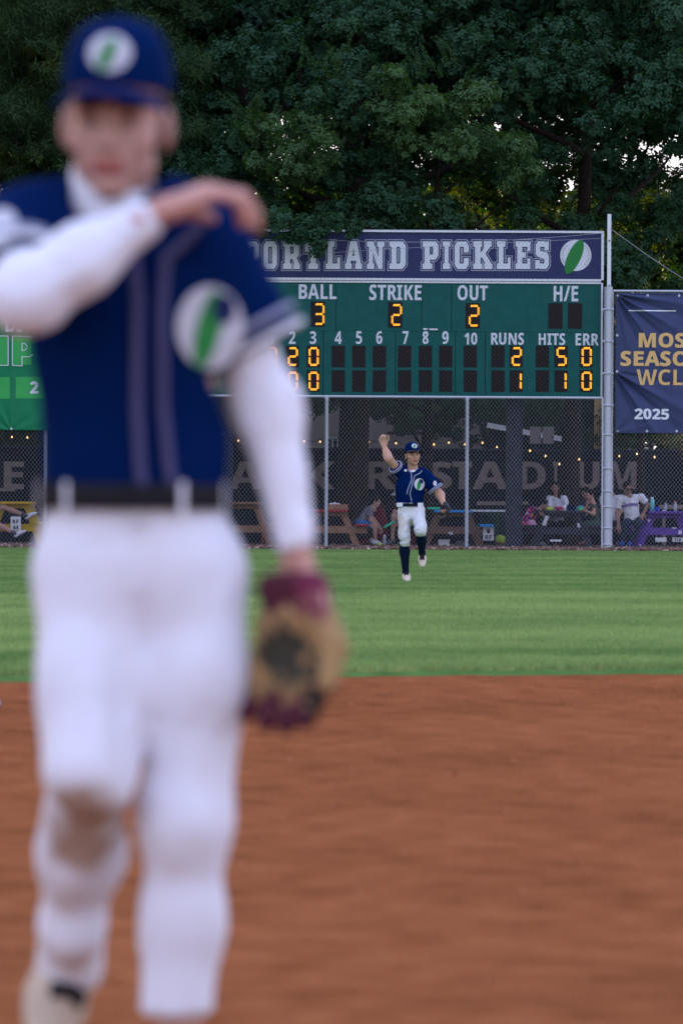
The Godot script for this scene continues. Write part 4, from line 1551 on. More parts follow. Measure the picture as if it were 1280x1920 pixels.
# ---------------------------------------------------------------- trees
func leaf_sprig(sd: int, count: int, length: float, wide: float, droop: float, spread: float) -> ArrayMesh:
	rng.seed = sd
	var st := SurfaceTool.new()
	st.begin(Mesh.PRIMITIVE_TRIANGLES)
	st.set_smooth_group(-1)
	for i in count:
		var t := float(i) / count
		var base := Vector3(rng.randf_range(-0.02, 0.02), t * spread, rng.randf_range(-0.02, 0.02))
		var a := i * 2.4 + rng.randf()
		var out := Vector3(cos(a), lerpf(-droop, 0.9, t) + rng.randf_range(-0.3, 0.3), sin(a)).normalized()
		var side := out.cross(Vector3(rng.randf_range(-0.5, 0.5), 1, rng.randf_range(-0.5, 0.5))).normalized()
		var up := side.cross(out)
		var l := length * rng.randf_range(0.7, 1.25)
		var w := wide * rng.randf_range(0.8, 1.2)
		var p0 := base + out * 0.012
		var mid := base + out * l * 0.55 - up * l * 0.03
		var tip := base + out * l - up * l * 0.16
		var e1 := base + out * l * 0.5 + side * w * 0.5 + up * w * 0.16
		var e2 := base + out * l * 0.5 - side * w * 0.5 + up * w * 0.16
		for q in [p0, e1, mid, p0, mid, e2, e1, tip, mid, mid, tip, e2]: st.add_vertex(q)
	st.generate_normals()
	return st.commit()

class Crown:
	var xf: Array[Transform3D] = []
	var col: Array[Color] = []

func clump(c: Crown, at: Vector3, r: float, n: int, one: Color, other: Color, sc: float, flat := 0.75) -> void:
	var tone := rng.randf()
	var lopside := Vector3(rng.randf_range(0.6, 1.5), rng.randf_range(0.55, 1.2), rng.randf_range(0.7, 1.2))
	for i in n:
		var d := Vector3(rng.randfn(), rng.randfn(), rng.randfn()).normalized()
		var rr := r * pow(rng.randf(), 0.35)
		var p := at + Vector3(d.x, d.y * flat, d.z) * lopside * rr
		var up := (d + Vector3(0, 0.7, 0) + Vector3(rng.randf() - 0.5, rng.randf() - 0.5, rng.randf() - 0.5) * 0.9).normalized()
		var s := sc * rng.randf_range(0.7, 1.3)
		c.xf.append(Transform3D(frame(up, Vector3(rng.randf() - 0.5, 0.01, rng.randf() - 0.5)).scaled(Vector3.ONE * s), p))
		c.col.append(one.lerp(other, clampf(tone * 0.6 + rng.randf() * 0.5, 0, 1)))

func shoot(c: Crown, at: Vector3, lean: Vector3, length: float, col: Color) -> void:
	var n := int(length / 0.045)
	for i in n:
		var t := float(i) / n
		var p := at + Vector3(0, length * t, 0) + lean * t * t * length
		var up := (Vector3(0, 1, 0) + lean * t + Vector3(rng.randf() - 0.5, 0, rng.randf() - 0.5) * 0.8).normalized()
		var s := lerpf(0.7, 0.3, t) * rng.randf_range(0.8, 1.1)
		c.xf.append(Transform3D(frame(up, Vector3(rng.randf() - 0.5, 0.01, rng.randf() - 0.5)).scaled(Vector3.ONE * s), p))
		c.col.append(col * rng.randf_range(0.9, 1.1))

func grow(parent: Node, c: Crown, mesh: Mesh, m: Material = null) -> void:
	var mm := MultiMesh.new()
	mm.transform_format = MultiMesh.TRANSFORM_3D
	mm.use_colors = true
	mm.mesh = mesh
	mm.instance_count = c.xf.size()
	for i in c.xf.size():
		mm.set_instance_transform(i, c.xf[i])
		mm.set_instance_color(i, c.col[i])
	stuff("crown", mm, m if m else M.leaf, "", "", parent)

func trunk(parent: Node, at: Vector3, r: float, h: float, lean: Vector3, limbs: int) -> void:
	var pts := PackedVector3Array()
	var rad := PackedFloat32Array()
	for i in 13:
		var t := i / 12.0
		pts.append(at + Vector3(0, h * t - 0.1, 0) + lean * t * t + Vector3(sin(t * 5.0 + at.x), 0, cos(t * 4.0)) * 0.06 * h * 0.1)
		rad.append(r * lerpf(1.25 if i == 0 else 1.0, 0.4, t))
	var st := ST()
	tube(st, pts, rad, 12)
	put("trunk", done(st), M.bark, parent)
	for k in limbs:
		var t := rng.randf_range(0.35, 0.95)
		var p := pts[int(t * 12)]
		var a := rng.randf() * TAU
		var out := Vector3(cos(a), rng.randf_range(0.3, 0.9), sin(a)).normalized()
		var l := rng.randf_range(1.5, 3.4)
		var lp := PackedVector3Array()
		var lr := PackedFloat32Array()
		for i in 7:
			var q := i / 6.0
			lp.append(p + out * l * q + Vector3(sin(q * 6 + k), cos(q * 5), sin(q * 4 + k)) * 0.1 * q)
			lr.append(r * 0.4 * (1.0 - 0.8 * q))
		var s2 := ST()
		tube(s2, lp, lr, 7)
		put("limb", done(s2), M.bark, parent)

func build_trees() -> void:
	var oak := leaf_sprig(201, 10, 0.10, 0.062, 0.3, 0.10)
	var fir := leaf_sprig(202, 14, 0.15, 0.022, 0.9, 0.16)
	var big := leaf_sprig(203, 9, 0.15, 0.10, 0.3, 0.14)
	rng.seed = 211
	var dk := Color(.030, .084, .046)
	var lt := Color(.042, .102, .054)
	# openings in the crowns through which the lit trees farther back and the sky show
	var gaps := [[885, 25, 0.22], [340, 62, 0.2], [850, 345, 0.35], [905, 375, 0.4], [1105, 345, 0.35], [1190, 420, 0.5], [1255, 330, 0.4], [1040, 370, 0.3], [60, 95, 0.45], [95, 150, 0.3], [1100, 300, 0.2], [1215, 250, 0.15], [760, 18, 0.15], [1265, 470, 0.35], [250, 20, 0.2]]
	var gp := []
	for g in gaps: gp.append([W(g[0], g[1], 94.0), g[2] * 0.6])
	var open := func(p: Vector3) -> bool:
		for g in gp:
			var q: Vector3 = g[0]
			if Vector2(p.x - q.x, p.y - q.y).length() < g[1] + 0.25: return true
		return false
	# the large oak over the scoreboard: lobes given as middle and size
	var t := thing("oak_tree", "large dark oak overhanging the scoreboard", "tree")
	trunk(t, Vector3(W(655, 1000, 94.6).x, 0, -94.6), 0.36, 12.0, Vector3(0.3, 0, -0.4), 12)
	var c := Crown.new()
	var lobes := [[430, 330, 93.0, 1.6, 1.1], [560, 260, 92.6, 1.5, 1.2], [560, 400, 91.8, 1.4, 0.6], [700, 330, 92.4, 1.5, 1.1], [830, 230, 92.4, 1.4, 1.1], [900, 300, 92.8, 1.3, 0.9], [760, 400, 92.0, 1.6, 0.6], [950, 400, 92.8, 1.2, 0.6], [500, 120, 93.5, 1.5, 1.2], [680, 90, 93.2, 1.6, 1.2], [840, 60, 93.6, 1.5, 1.1], [370, 180, 93.8, 1.4, 1.3], [620, -40, 94.0, 2.2, 1.0], [850, -60, 94.0, 2.0, 1.0], [420, -40, 94.4, 2.0, 1.0], [980, 150, 93.6, 1.2, 1.2], [640, 180, 92.4, 1.3, 0.9], [770, 200, 92.2, 1.2, 0.8]]
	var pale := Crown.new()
	for l in lobes:
		var m := W(l[0], l[1], l[2])
		var n := int(l[3] * l[4] * 10)
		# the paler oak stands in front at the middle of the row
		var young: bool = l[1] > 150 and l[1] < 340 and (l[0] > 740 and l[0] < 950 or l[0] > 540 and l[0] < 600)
		for i in n:
			var d := Vector3(rng.randfn(), rng.randfn(), rng.randfn()).normalized() * pow(rng.randf(), 0.3)
			var p := m + Vector3(d.x * l[3] * 0.74, d.y * l[4] * 0.82, d.z * 0.9 + (0.7 if young else 0.0))
			if open.call(p): continue
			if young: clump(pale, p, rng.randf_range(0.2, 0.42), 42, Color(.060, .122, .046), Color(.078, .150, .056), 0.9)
			else: clump(c, p, rng.randf_range(0.24, 0.46), 44, dk, lt, rng.randf_range(0.8, 1.15))
	# fill farther in, so that little shows through
	for i in 330:
		var p := W(rng.randf_range(300, 1040), rng.randf_range(-120, 450), 98.0 + rng.randf() * 3.0)
		if open.call(p): continue
		clump(c, p, 0.6, 40, dk, lt, 1.25)
	# behind and under the scoreboard
	for i in 44:
		clump(c, W(rng.randf_range(340, 640), rng.randf_range(735, 770) - 30 * rng.randf(), 94.0 + rng.randf() * 3.0), 0.42, 34, dk, lt, 1.0)
	# hanging sprays in front of the sign
	for q in [[570, 425, 0.26], [588, 440, 0.2], [556, 440, 0.16], [596, 458, 0.11], [548, 448, 0.09], [664, 428, 0.16], [660, 438, 0.1], [600, 425, 0.22], [520, 420, 0.3], [480, 415, 0.3], [630, 418, 0.25], [594, 470, 0.07]]:
		clump(c, W(q[0], q[1], 89.75), q[2], int(10 + 150 * q[2]), dk, lt, 0.8, 0.9)
	# young upright shoots
	for i in 46:
		var q: Array = [[460, 240, 90, 60], [580, 140, 60, 70], [620, 110, 60, 60], [720, 180, 70, 60], [830, 150, 90, 60], [900, 200, 70, 60], [950, 240, 50, 50], [560, 270, 80, 40], [690, 260, 60, 50], [840, 260, 80, 50]][i % 10]
		var p := W(q[0] + rng.randf_range(-1, 1) * q[2], q[1] + rng.randf_range(-1, 1) * q[3], 91.3 + rng.randf() * 0.6)
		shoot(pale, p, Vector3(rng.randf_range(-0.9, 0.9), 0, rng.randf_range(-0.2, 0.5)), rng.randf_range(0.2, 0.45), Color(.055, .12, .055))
	for q in [[455, 195], [460, 205], [620, 105], [585, 95], [900, 250], [915, 255], [850, 270], [980, 290], [840, 95], [800, 120]]:
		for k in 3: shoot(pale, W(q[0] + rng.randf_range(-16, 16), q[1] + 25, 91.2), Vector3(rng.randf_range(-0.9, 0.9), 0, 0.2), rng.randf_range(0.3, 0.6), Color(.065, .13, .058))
	grow(t, c, oak)
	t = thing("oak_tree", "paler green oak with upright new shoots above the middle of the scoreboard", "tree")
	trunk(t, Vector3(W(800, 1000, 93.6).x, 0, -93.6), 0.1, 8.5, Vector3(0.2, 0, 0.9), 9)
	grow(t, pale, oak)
	# the oak on the right
	t = thing("oak_tree", "dark oak with gaps of lit leaves above the navy banner", "tree")
	trunk(t, Vector3(W(1070, 1000, 95.2).x, 0, -95.2), 0.23, 11.0, Vector3(0.4, 0, -0.3), 10)
	c = Crown.new()
	for l in [[1080, 120, 93.8, 1.4, 1.3], [1200, 90, 93.4, 1.5, 1.3], [1290, 200, 93.2, 1.3, 1.3], [1130, 230, 93.2, 1.1, 0.7], [1230, 230, 93.0, 1.0, 0.8], [1200, 490, 93.6, 1.3, 0.5], [1160, -60, 94.0, 2.2, 1.0], [1340, 0, 94.0, 2.0, 1.5], [1010, 300, 94.0, 0.7, 0.8], [1300, 420, 94.0, 1.0, 0.9], [1150, 520, 94.0, 1.2, 0.4], [1060, 420, 94.4, 0.7, 0.3], [1130, 390, 95.0, 0.8, 0.4]]:
		var m := W(l[0], l[1], l[2])
		for i in int(l[3] * l[4] * 11):
			var d := Vector3(rng.randfn(), rng.randfn(), rng.randfn()).normalized() * pow(rng.randf(), 0.4)
			var p := m + Vector3(d.x * l[3] * 0.9, d.y * l[4], d.z * 1.0)
			if open.call(p): continue
			clump(c, p, rng.randf_range(0.26, 0.5), 44, dk, lt, 1.0)
	for i in 170:
		var p := W(rng.randf_range(1000, 1420), rng.randf_range(-120, 560), 98.2 + rng.randf() * 3.0)
		if open.call(p): continue
		clump(c, p, 0.55, 34, dk, lt, 1.25)
	for i in 40:
		clump(c, W(rng.randf_range(880, 1330), rng.randf_range(740, 830), 98.5 + rng.randf() * 1.5), 0.4, 30, dk, lt, 1.0)
	grow(t, c, oak)
	# the cedar on the left
	t = thing("cedar_tree", "dark drooping cedar behind the capped player", "tree")
	trunk(t, Vector3(W(150, 1000, 95.0).x, 0, -95.0), 0.35, 13.0, Vector3(-0.2, 0, -0.3), 8)
	c = Crown.new()
	for i in 330:
		var p := W(rng.randf_range(-150, 380), rng.randf_range(-150, 640), 92.5 + rng.randf() * 3.5)
		if open.call(p) or p.y > 10.4 and rng.randf() < 0.3: continue
		clump(c, p, rng.randf_range(0.35, 0.6), 46, Color(.034, .070, .028), Color(.044, .085, .034), 1.05, 0.9)
	for i in 150:
		clump(c, W(rng.randf_range(-180, 420), rng.randf_range(120, 660), 96.8 + rng.randf() * 2.2), 0.6, 40, Color(.034, .070, .028), Color(.044, .085, .034), 1.3, 0.9)
	var keep := rng.state
	for i in 40:
		clump(c, W(rng.randf_range(-40, 170), rng.randf_range(200, 330), 95.5 + rng.randf() * 3.0), 0.5, 44, Color(.034, .070, .028), Color(.044, .085, .034), 1.2, 0.9)
	rng.state = keep
	grow(t, c, fir)
	# the small tree in front of the house
	t = thing("young_tree", "small leafy tree in front of the tan house", "tree")
	trunk(t, Vector3(W(793, 1000, 99.0).x, 0, -99.0), 0.085, 3.6, Vector3(0.05, 0, 0), 4)
	c = Crown.new()
	for q in [[720, 758, 0.35], [745, 768, 0.4], [775, 775, 0.42], [800, 790, 0.36], [830, 780, 0.4], [845, 765, 0.4], [705, 775, 0.18], [760, 795, 0.25], [820, 805, 0.2], [835, 800, 0.2], [755, 808, 0.12], [853, 815, 0.1], [780, 750, 0.5], [830, 745, 0.5], [740, 742, 0.5], [870, 750, 0.4], [700, 748, 0.3], [900, 770, 0.5], [930, 760, 0.5], [980, 765, 0.5], [1010, 755, 0.5]]:
		clump(c, W(q[0], q[1], 98.8 - rng.randf() * 0.6), q[2], int(16 + 110 * q[2]), dk, lt, 0.85, 0.8)
	clump(c, W(812, 768, 98.0), 0.12, 10, Color(.08, .14, .03), Color(.10, .17, .035), 0.8)
	clump(c, W(783, 775, 98.0), 0.08, 6, Color(.08, .14, .03), Color(.10, .17, .035), 0.8)
	grow(t, c, oak)
	# a slim trunk behind the man at the purple table
	t = thing("slim_tree", "slim dark tree trunk under the navy banner", "tree")
	trunk(t, Vector3(W(1196, 1000, 95.5).x, 0, -95.5), 0.11, 5.0, Vector3(0.1, 0, 0), 3)
	c = Crown.new()
	for i in 14: clump(c, W(rng.randf_range(1140, 1290), rng.randf_range(760, 835), 97.2), 0.35, 26, Color(.045, .08, .04), Color(.07, .11, .05), 0.9)
	grow(t, c, oak)
	# lit trees farther back, and the row that keeps the sun off the field
	var backs := [[-19.0, -104.0, 17.0, 4.2, "tall tree beyond the left end of the fence"], [-12.5, -111.0, 21.0, 4.6, "tall backlit tree behind the cedar"], [-5.0, -114.0, 22.0, 4.8, "tall backlit tree behind the scoreboard"], [2.5, -113.0, 21.0, 4.6, "tall backlit tree behind the large oak"], [9.5, -111.0, 20.0, 4.6, "tall backlit tree seen through the gaps above the navy banner"], [16.0, -104.0, 17.0, 4.2, "tall tree beyond the navy banner"]]
	for b in backs:
		t = thing("background_tree", b[4], "tree")
		trunk(t, Vector3(b[0], 0, b[1]), 0.4, b[2] * 0.8, Vector3.ZERO, 10)
		c = Crown.new()
		for i in 230:
			var hgt: float = 10.9 + (b[2] - 10.9) * pow(rng.randf(), 1.4)
			var wide: float = b[3] * sqrt(clampf(1.0 - pow((hgt - b[2] * 0.45) / (b[2] * 0.6), 2.0), 0.05, 1.0))
			var a := rng.randf() * TAU
			var rr := wide * sqrt(rng.randf())
			clump(c, Vector3(b[0] + cos(a) * rr, hgt, b[1] + sin(a) * rr * 0.8), 0.9, 34, Color(.07, .11, .03), Color(.09, .13, .035), 1.6)
		grow(t, c, big)
	# an unseen row added along the left foul line to block the low sun
	for k in 12:
		var f := k / 11.0
		var rx := lerpf(-19.0, -52.0, f) + rng.randf_range(-1.5, 1.5)
		var rz := lerpf(-108.0, -26.0, f)
		var rh: float = (10.0 if k < 2 else 15.0) + rng.randf_range(-0.8, 0.8)
		t = thing("background_tree", "unseen broad tree added beyond the foul line to keep off the sun", "tree", Vector3.ZERO, 0.0, "unseen trees added along the foul line against the sun")
		trunk(t, Vector3(rx, 0, rz), 0.4, rh * 0.75, Vector3.ZERO, 5)
		c = Crown.new()
		for i in 190:
			var a := rng.randf() * TAU
			var rr := 5.4 * sqrt(rng.randf())
			clump(c, Vector3(rx + cos(a) * rr, 0.8 + (rh - 0.8) * rng.randf(), rz + sin(a) * rr), 1.3, 26, dk, lt, 2.6)
		grow(t, c, big)
	# undergrowth closing the view under the crowns
	t = thing("hedge", "dense dark hedge beyond the wind screen", "hedge")
	c = Crown.new()
	for i in 520:
		var hx := rng.randf_range(-15.0, 14.0)
		var hz := -106.0 if hx > -2.0 and hx < 4.0 else -99.8
		clump(c, Vector3(hx, rng.randf_range(0.3, 5.0), hz - rng.randf() * 1.6), 0.7, 30, dk, lt, 1.3)
	grow(t, c, big)
	c = Crown.new()
	for i in 760:
		clump(c, Vector3(rng.randf_range(-24.0, 22.0), pow(rng.randf(), 0.7) * 9.6, -130.0 - rng.randf() * 2.5), 1.1, 30, Color(.055, .09, .028), Color(.07, .11, .033), 2.1)
	var row := MultiMesh.new()
	row.transform_format = MultiMesh.TRANSFORM_3D
	row.use_colors = true
	row.mesh = big
	row.instance_count = c.xf.size()
	for i in c.xf.size():
		row.set_instance_transform(i, c.xf[i])
		row.set_instance_color(i, c.col[i])
	stuff("treeline", row, M.leaf, "distant row of trees closing the view behind the oaks", "trees")
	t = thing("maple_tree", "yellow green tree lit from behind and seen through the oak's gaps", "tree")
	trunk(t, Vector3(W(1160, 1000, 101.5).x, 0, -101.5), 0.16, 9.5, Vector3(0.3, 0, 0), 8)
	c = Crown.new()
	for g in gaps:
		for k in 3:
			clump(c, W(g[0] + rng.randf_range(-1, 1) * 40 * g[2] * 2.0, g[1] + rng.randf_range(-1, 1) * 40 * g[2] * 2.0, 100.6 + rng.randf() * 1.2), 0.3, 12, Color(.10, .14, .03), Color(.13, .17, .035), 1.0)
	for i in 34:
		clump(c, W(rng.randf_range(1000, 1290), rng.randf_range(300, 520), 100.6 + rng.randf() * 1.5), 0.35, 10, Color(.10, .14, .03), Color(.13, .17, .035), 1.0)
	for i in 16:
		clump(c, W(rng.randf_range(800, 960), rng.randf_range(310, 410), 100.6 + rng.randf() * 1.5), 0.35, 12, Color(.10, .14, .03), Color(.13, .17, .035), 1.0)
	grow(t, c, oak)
	# tops of the near trees above the frame
	t = thing("oak_tree", "broad oak top rising out of the frame over the scoreboard", "tree")
	trunk(t, Vector3(-2.2, 0, -97.5), 0.4, 15.0, Vector3.ZERO, 12)
	c = Crown.new()
	for i in 420:
		var p := Vector3(rng.randf_range(-14, 12), rng.randf_range(10.6, 17.5), -98.5 + rng.randf_range(-2.2, 2.2))
		clump(c, p, 0.9, 32, dk, lt, 1.5)
	grow(t, c, big)

# ---------------------------------------------------------------- picnic tables
func picnic_table(label: String, at: Vector3, high: float, top_m: Material, bench_m: Material, frame_m: Material, turn := 0.0) -> Node3D:
	var t := thing("picnic_table", label, "table", at, turn, "picnic tables behind the fence")
	var pl := boxmesh(Vector3(0.142, 0.045, 1.75))
	for i in 5: put("tabletop_plank", pl, top_m, t, Vector3((i - 2) * 0.151, high - 0.023, 0))
	var bl := boxmesh(Vector3(0.135, 0.045, 1.75))
	for s in [-1, 1]:
		for i in 2: put("bench_plank", bl, bench_m, t, Vector3(s * (0.585 + i * 0.144), 0.455, 0))
	for z in [-0.55, 0.55]:
		for s in [-1, 1]:
			put("leg", bar(Vector3(s * 0.27, high - 0.05, z), Vector3(s * 0.57, 0.0, z), 0.125, 0.045), frame_m, t)
		put("crossbeam", bar(Vector3(-0.75, 0.36, z + 0.047 * sign(z)), Vector3(0.75, 0.36, z + 0.047 * sign(z)), 0.14, 0.045), frame_m, t)
		put("cleat", bar(Vector3(-0.36, high - 0.09, z + 0.047 * sign(z)), Vector3(0.36, high - 0.09, z + 0.047 * sign(z)), 0.08, 0.045), frame_m, t)
	return t

func ground_at(px: float, d: float) -> Vector3:
	return Vector3(W(px, 1000, d).x, 0.03, -d)

func build_tables() -> void:
	picnic_table("wooden picnic table with red painted top and benches", ground_at(617, 92.2), 0.76, M.paint_red, M.paint_red, M.wood)
	picnic_table("weathered wooden picnic table with bright blue top and benches", ground_at(848, 92.2), 0.76, M.paint_blue, M.paint_blue, M.wood_dark)
	picnic_table("slate grey picnic table with a family seated around it", ground_at(1051, 92.2), 0.76, M.paint_slate, M.paint_slate, M.paint_slate)
	picnic_table("purple painted picnic table beside the man in white jersey", ground_at(1246, 92.2), 0.76, M.paint_purple, M.paint_purple, M.paint_purple)
	picnic_table("tall yellow picnic table at the far left", ground_at(28, 92.4), 0.88, M.paint_yellow, M.paint_yellow, M.paint_yellow)
	picnic_table("plain wooden picnic table glimpsed between the player's hip and arm", ground_at(455, 92.6), 0.90, M.wood, M.wood, M.wood)

# ---------------------------------------------------------------- heads and hands
func build_templates() -> void:
	var F := Field.new()
	F.blend = 0.02
	F.ball(Vector3(0, .030, -.012), Vector3(.076, .092, .098))
	F.ball(Vector3(0, -.030, .026), Vector3(.059, .085, .062))
	F.ball(Vector3(0, -.097, .060), Vector3(.024, .02, .022))
	for s in [-1, 1]:
		F.ball(Vector3(s * .043, -.062, .012), Vector3(.020, .026, .03))
		F.ball(Vector3(s * .044, -.024, .052), Vector3(.025, .022, .026))
	F.bone(Vector3(-.038, .024, .074), Vector3(.038, .024, .074), .015, .015, .015)
	for s in [-1, 1]: F.ball(Vector3(s * .032, .003, .098), Vector3(.018, .012, .018), .012, Basis.IDENTITY, true)
	F.bone(Vector3(0, .016, .084), Vector3(0, -.028, .104), .0075, .0115, .012)
	for s in [-1, 1]:
		F.ball(Vector3(s * .012, -.033, .094), Vector3(.009, .008, .010), .008)
		F.ball(Vector3(s * .031, .003, .072), Vector3(.0135, .0125, .0135), .003)
		F.ball(Vector3(s * .078, -.006, -.012), Vector3(.010, .034, .021), .008, Basis(Vector3.UP, s * 0.4))
	F.bone(Vector3(-.020, -.061, .083), Vector3(.020, -.061, .083), .0065, .0065, .008)
	F.bone(Vector3(-.017, -.070, .083), Vector3(.017, -.070, .083), .0075, .0075, .008)
	F.bone(Vector3(-.016, -.0655, .0935), Vector3(.016, -.0655, .0935), .002, .002, .004, Vector3.ONE, Basis.IDENTITY, true)
	F.bone(Vector3(0, -.07, -.022), Vector3(0, -.18, -.035), .054, .058, .02)
	head_tpl = F.surface(0.0045, func(p: Vector3, n: Vector3):
		var c := Color(1, 1, 1)
		if p.z > .07 and absf(p.x) < .024 and p.y < -.054 and p.y > -.078: c = Color(.66, .34, .36)
		if p.z > .06 and absf(p.y - .026 - .004 * sin(absf(p.x) * 60.0)) < .0075 and absf(p.x) > .010 and absf(p.x) < .05: c = Color(.25, .18, .15)
		for s in [-1, 1]:
			var e := Vector2(p.x - s * .031, p.y - .003)
			if p.z > .075 and e.length() < .012:
				c = Color(.9, .95, 1.0)
				if e.length() < .0075 or p.y > .008: c = Color(.12, .10, .09)
		if p.y < -.05 and p.z > 0.0 and c == Color(1, 1, 1): c = Color(.90, .86, .85)
		return c)
	hand_tpl["relaxed"] = make_hand(0.35, 0.5)
	hand_tpl["curled"] = make_hand(0.75, 0.6)
	hand_tpl["flat"] = make_hand(0.06, 0.2)
	hand_tpl["grip"] = make_hand(1.25, 1.0)

# wrist at the origin, fingers along +y, palm towards +z, thumb on +x
func make_hand(curl: float, thumb: float) -> Dictionary:
	var F := Field.new()
	F.blend = 0.008
	F.bone(Vector3(0, -.03, 0), Vector3(0, .012, 0), .025, .024, .015, Vector3(1, 1, .75))
	F.bone(Vector3(.018, .02, 0), Vector3(.024, .088, 0), .020, .017, .012, Vector3(1, 1, .75))
	F.bone(Vector3(-.016, .02, 0), Vector3(-.026, .080, 0), .020, .016, .012, Vector3(1, 1, .75))
	F.bone(Vector3(0, .02, 0), Vector3(0, .088, 0), .022, .017, .012, Vector3(1, 1, .75))
	F.bone(Vector3(.022, .018, .008), Vector3(.038, .045, .014), .018, .014, .012)
	var root := [[.028, .092, .045, .026, .021, .0098], [.008, .096, .049, .030, .022, .010], [-.012, .092, .046, .028, .021, .0095], [-.031, .082, .036, .021, .018, .0085]]
	for f in root:
		var p := Vector3(f[0], f[1], 0)
		var dir := Vector3(f[0] * 3.0, 1, 0).normalized()
		var a := curl * 0.7
		for k in 3:
			var d := dir.rotated(Vector3.RIGHT, a)
			var q: Vector3 = p + d * f[2 + k]
			F.bone(p, q, f[5] * (1.0 - .08 * k), f[5] * (.95 - .1 * k), .005)
			p = q
			a += curl * (1.0 if k == 0 else 0.7)
	var p := Vector3(.036, .042, .014)
	var d := Vector3(.75, .65, .25).normalized()
	for k in 3:
		var q: Vector3 = p + d * [.034, .032, .026][k]
		F.bone(p, q, [.0125, .0115, .010][k], [.0115, .010, .0085][k], .005)
		p = q
		d = (d + Vector3(-.45, .25, .35) * thumb).normalized()
	return F.surface(0.0042, plain(Color.WHITE))

func head_frame(at: Vector3, face: Vector3, up: Vector3, sc: float) -> Transform3D:
	var z := face.normalized()
	var x := up.cross(z).normalized()
	var y := z.cross(x)
	return Transform3D(Basis(x, y, z).scaled_local(Vector3.ONE * sc), at)

func hand_at(kind: String, wrist: Vector3, along: Vector3, palm: Vector3, left: bool, sc: float, skin: Color) -> Dictionary:
	var b := frame(along, palm)
	if left: b = Basis(-b.x, b.y, b.z)
	return moved(hand_tpl[kind], Transform3D(b.scaled_local(Vector3.ONE * sc), wrist), skin)

# ---------------------------------------------------------------- cap
func cap_parts(parent: Node, x: Transform3D, crown_m: Material, brim_m: Material, emblem: bool) -> void:
	var c := Node3D.new()
	c.name = "cap"
	parent.add_child(c, true)
	c.transform = x
	var dome := sheet(48, 16, func(u, v):
		var a: float = u * TAU
		var r := pow(cos(v * PI * 0.5), 0.62)
		var seam := 1.0 - 0.012 * pow(absf(cos(a * 3.0)), 14.0)
		var front := clampf(sin(a), 0, 1)
		return Vector3(cos(a) * .086 * r * seam, .052 + .114 * pow(sin(v * PI * 0.5), 0.92) + front * 0.008 * (1 - v), -.010 + sin(a) * (.105 + front * .004) * r * seam))
	put("crown_panels", dome, crown_m, c)
	put("button", lathemesh([Vector2(.001, .006), Vector2(.007, .004), Vector2(.009, -.002)], 8), brim_m, c, Vector3(0, .167, -.01))
	for s in [[0.0, 1.0], [-0.0035, -1.0]]:
		var br := sheet(24, 8, func(u, v):
			var a := lerpf(0.16, 0.84, u) * PI
			var inner := Vector3(cos(a) * .085, .057, -.010 + sin(a) * .106)
			var outer := Vector3(cos(a) * .104, .053, -.004 + sin(a) * .192)
			var p := inner.lerp(outer, v)
			p.y -= 2.2 * p.x * p.x + 0.012 * v * v
			p.y += s[0]
			return p)
		put("brim", br, brim_m, c)
	if emblem:
		var on := func(p: Vector2, lift: float) -> Vector3:
			# wrap a point of the front panel onto the dome
			var v := clampf((.104 + p.y - .052) / .114, 0.0, 0.97)
			var vv := asin(pow(v, 1.0 / 0.92)) / (PI * 0.5)
			var r := pow(cos(vv * PI * 0.5), 0.62)
			var sx: float = clampf(p.x / (.086 * r), -0.95, 0.95)
			var fr := sqrt(1.0 - sx * sx)
			return Vector3(p.x, .104 + p.y + fr * .008 * (1 - vv), -.010 + fr * (.105 + fr * .004) * r + lift)
		var e := put("emblem", sheet(28, 6, func(u, v): return on.call(Vector2(cos(-u * TAU) * .034 * v, sin(-u * TAU) * .032 * v), .003)), M.emblem_white, c)
		put("green_band", sheet(24, 4, func(u, v): return on.call(Vector2(cos(-u * TAU) * .011 * v, sin(-u * TAU) * .030 * v).rotated(-0.35) + Vector2(-.003, -.003), .0045)), M.emblem_green, e)

# a round emblem laid on the front of a garment
func chest_emblem(parent: Node, F: Field, c: Vector2, rx: float, ry: float, z0: float) -> void:
	var on := func(p: Vector2, lift: float) -> Vector3:
		return Vector3(p.x, p.y, F.front(p.x, p.y, z0, z0 - 0.8) + lift)
	var e := put("emblem", sheet(30, 6, func(u, v): return on.call(c + Vector2(cos(-u * TAU) * rx * v, sin(-u * TAU) * ry * v), .006)), M.emblem_white, parent)
	put("green_band", sheet(26, 5, func(u, v): return on.call(c + Vector2(cos(-u * TAU) * rx * .36 * v, sin(-u * TAU) * ry * .96 * v).rotated(-0.22) + Vector2(-rx * .06, -ry * .04), .009)), M.emblem_green, e)
	put("navy_patch", sheet(20, 4, func(u, v): return on.call(c + Vector2(cos(-u * TAU) * rx * .34 * v, sin(-u * TAU) * ry * .36 * v) + Vector2(rx * .40, ry * .45), .012)), M.emblem_navy, e)

func seam_on(parent: Node, called: String, F: Field, pts: Array, r: float, z0: float, m: Material) -> void:
	var q := PackedVector3Array()
	for i in pts.size() - 1:
		for k in 8:
			var p: Vector2 = (pts[i] as Vector2).lerp(pts[i + 1], k / 8.0)
			q.append(Vector3(p.x, p.y, F.front(p.x, p.y, z0, z0 - 0.8) + r * 0.8))
	var st := ST()
	tube(st, q, PackedFloat32Array([r]), 6)
	put(called, done(st), m, parent)

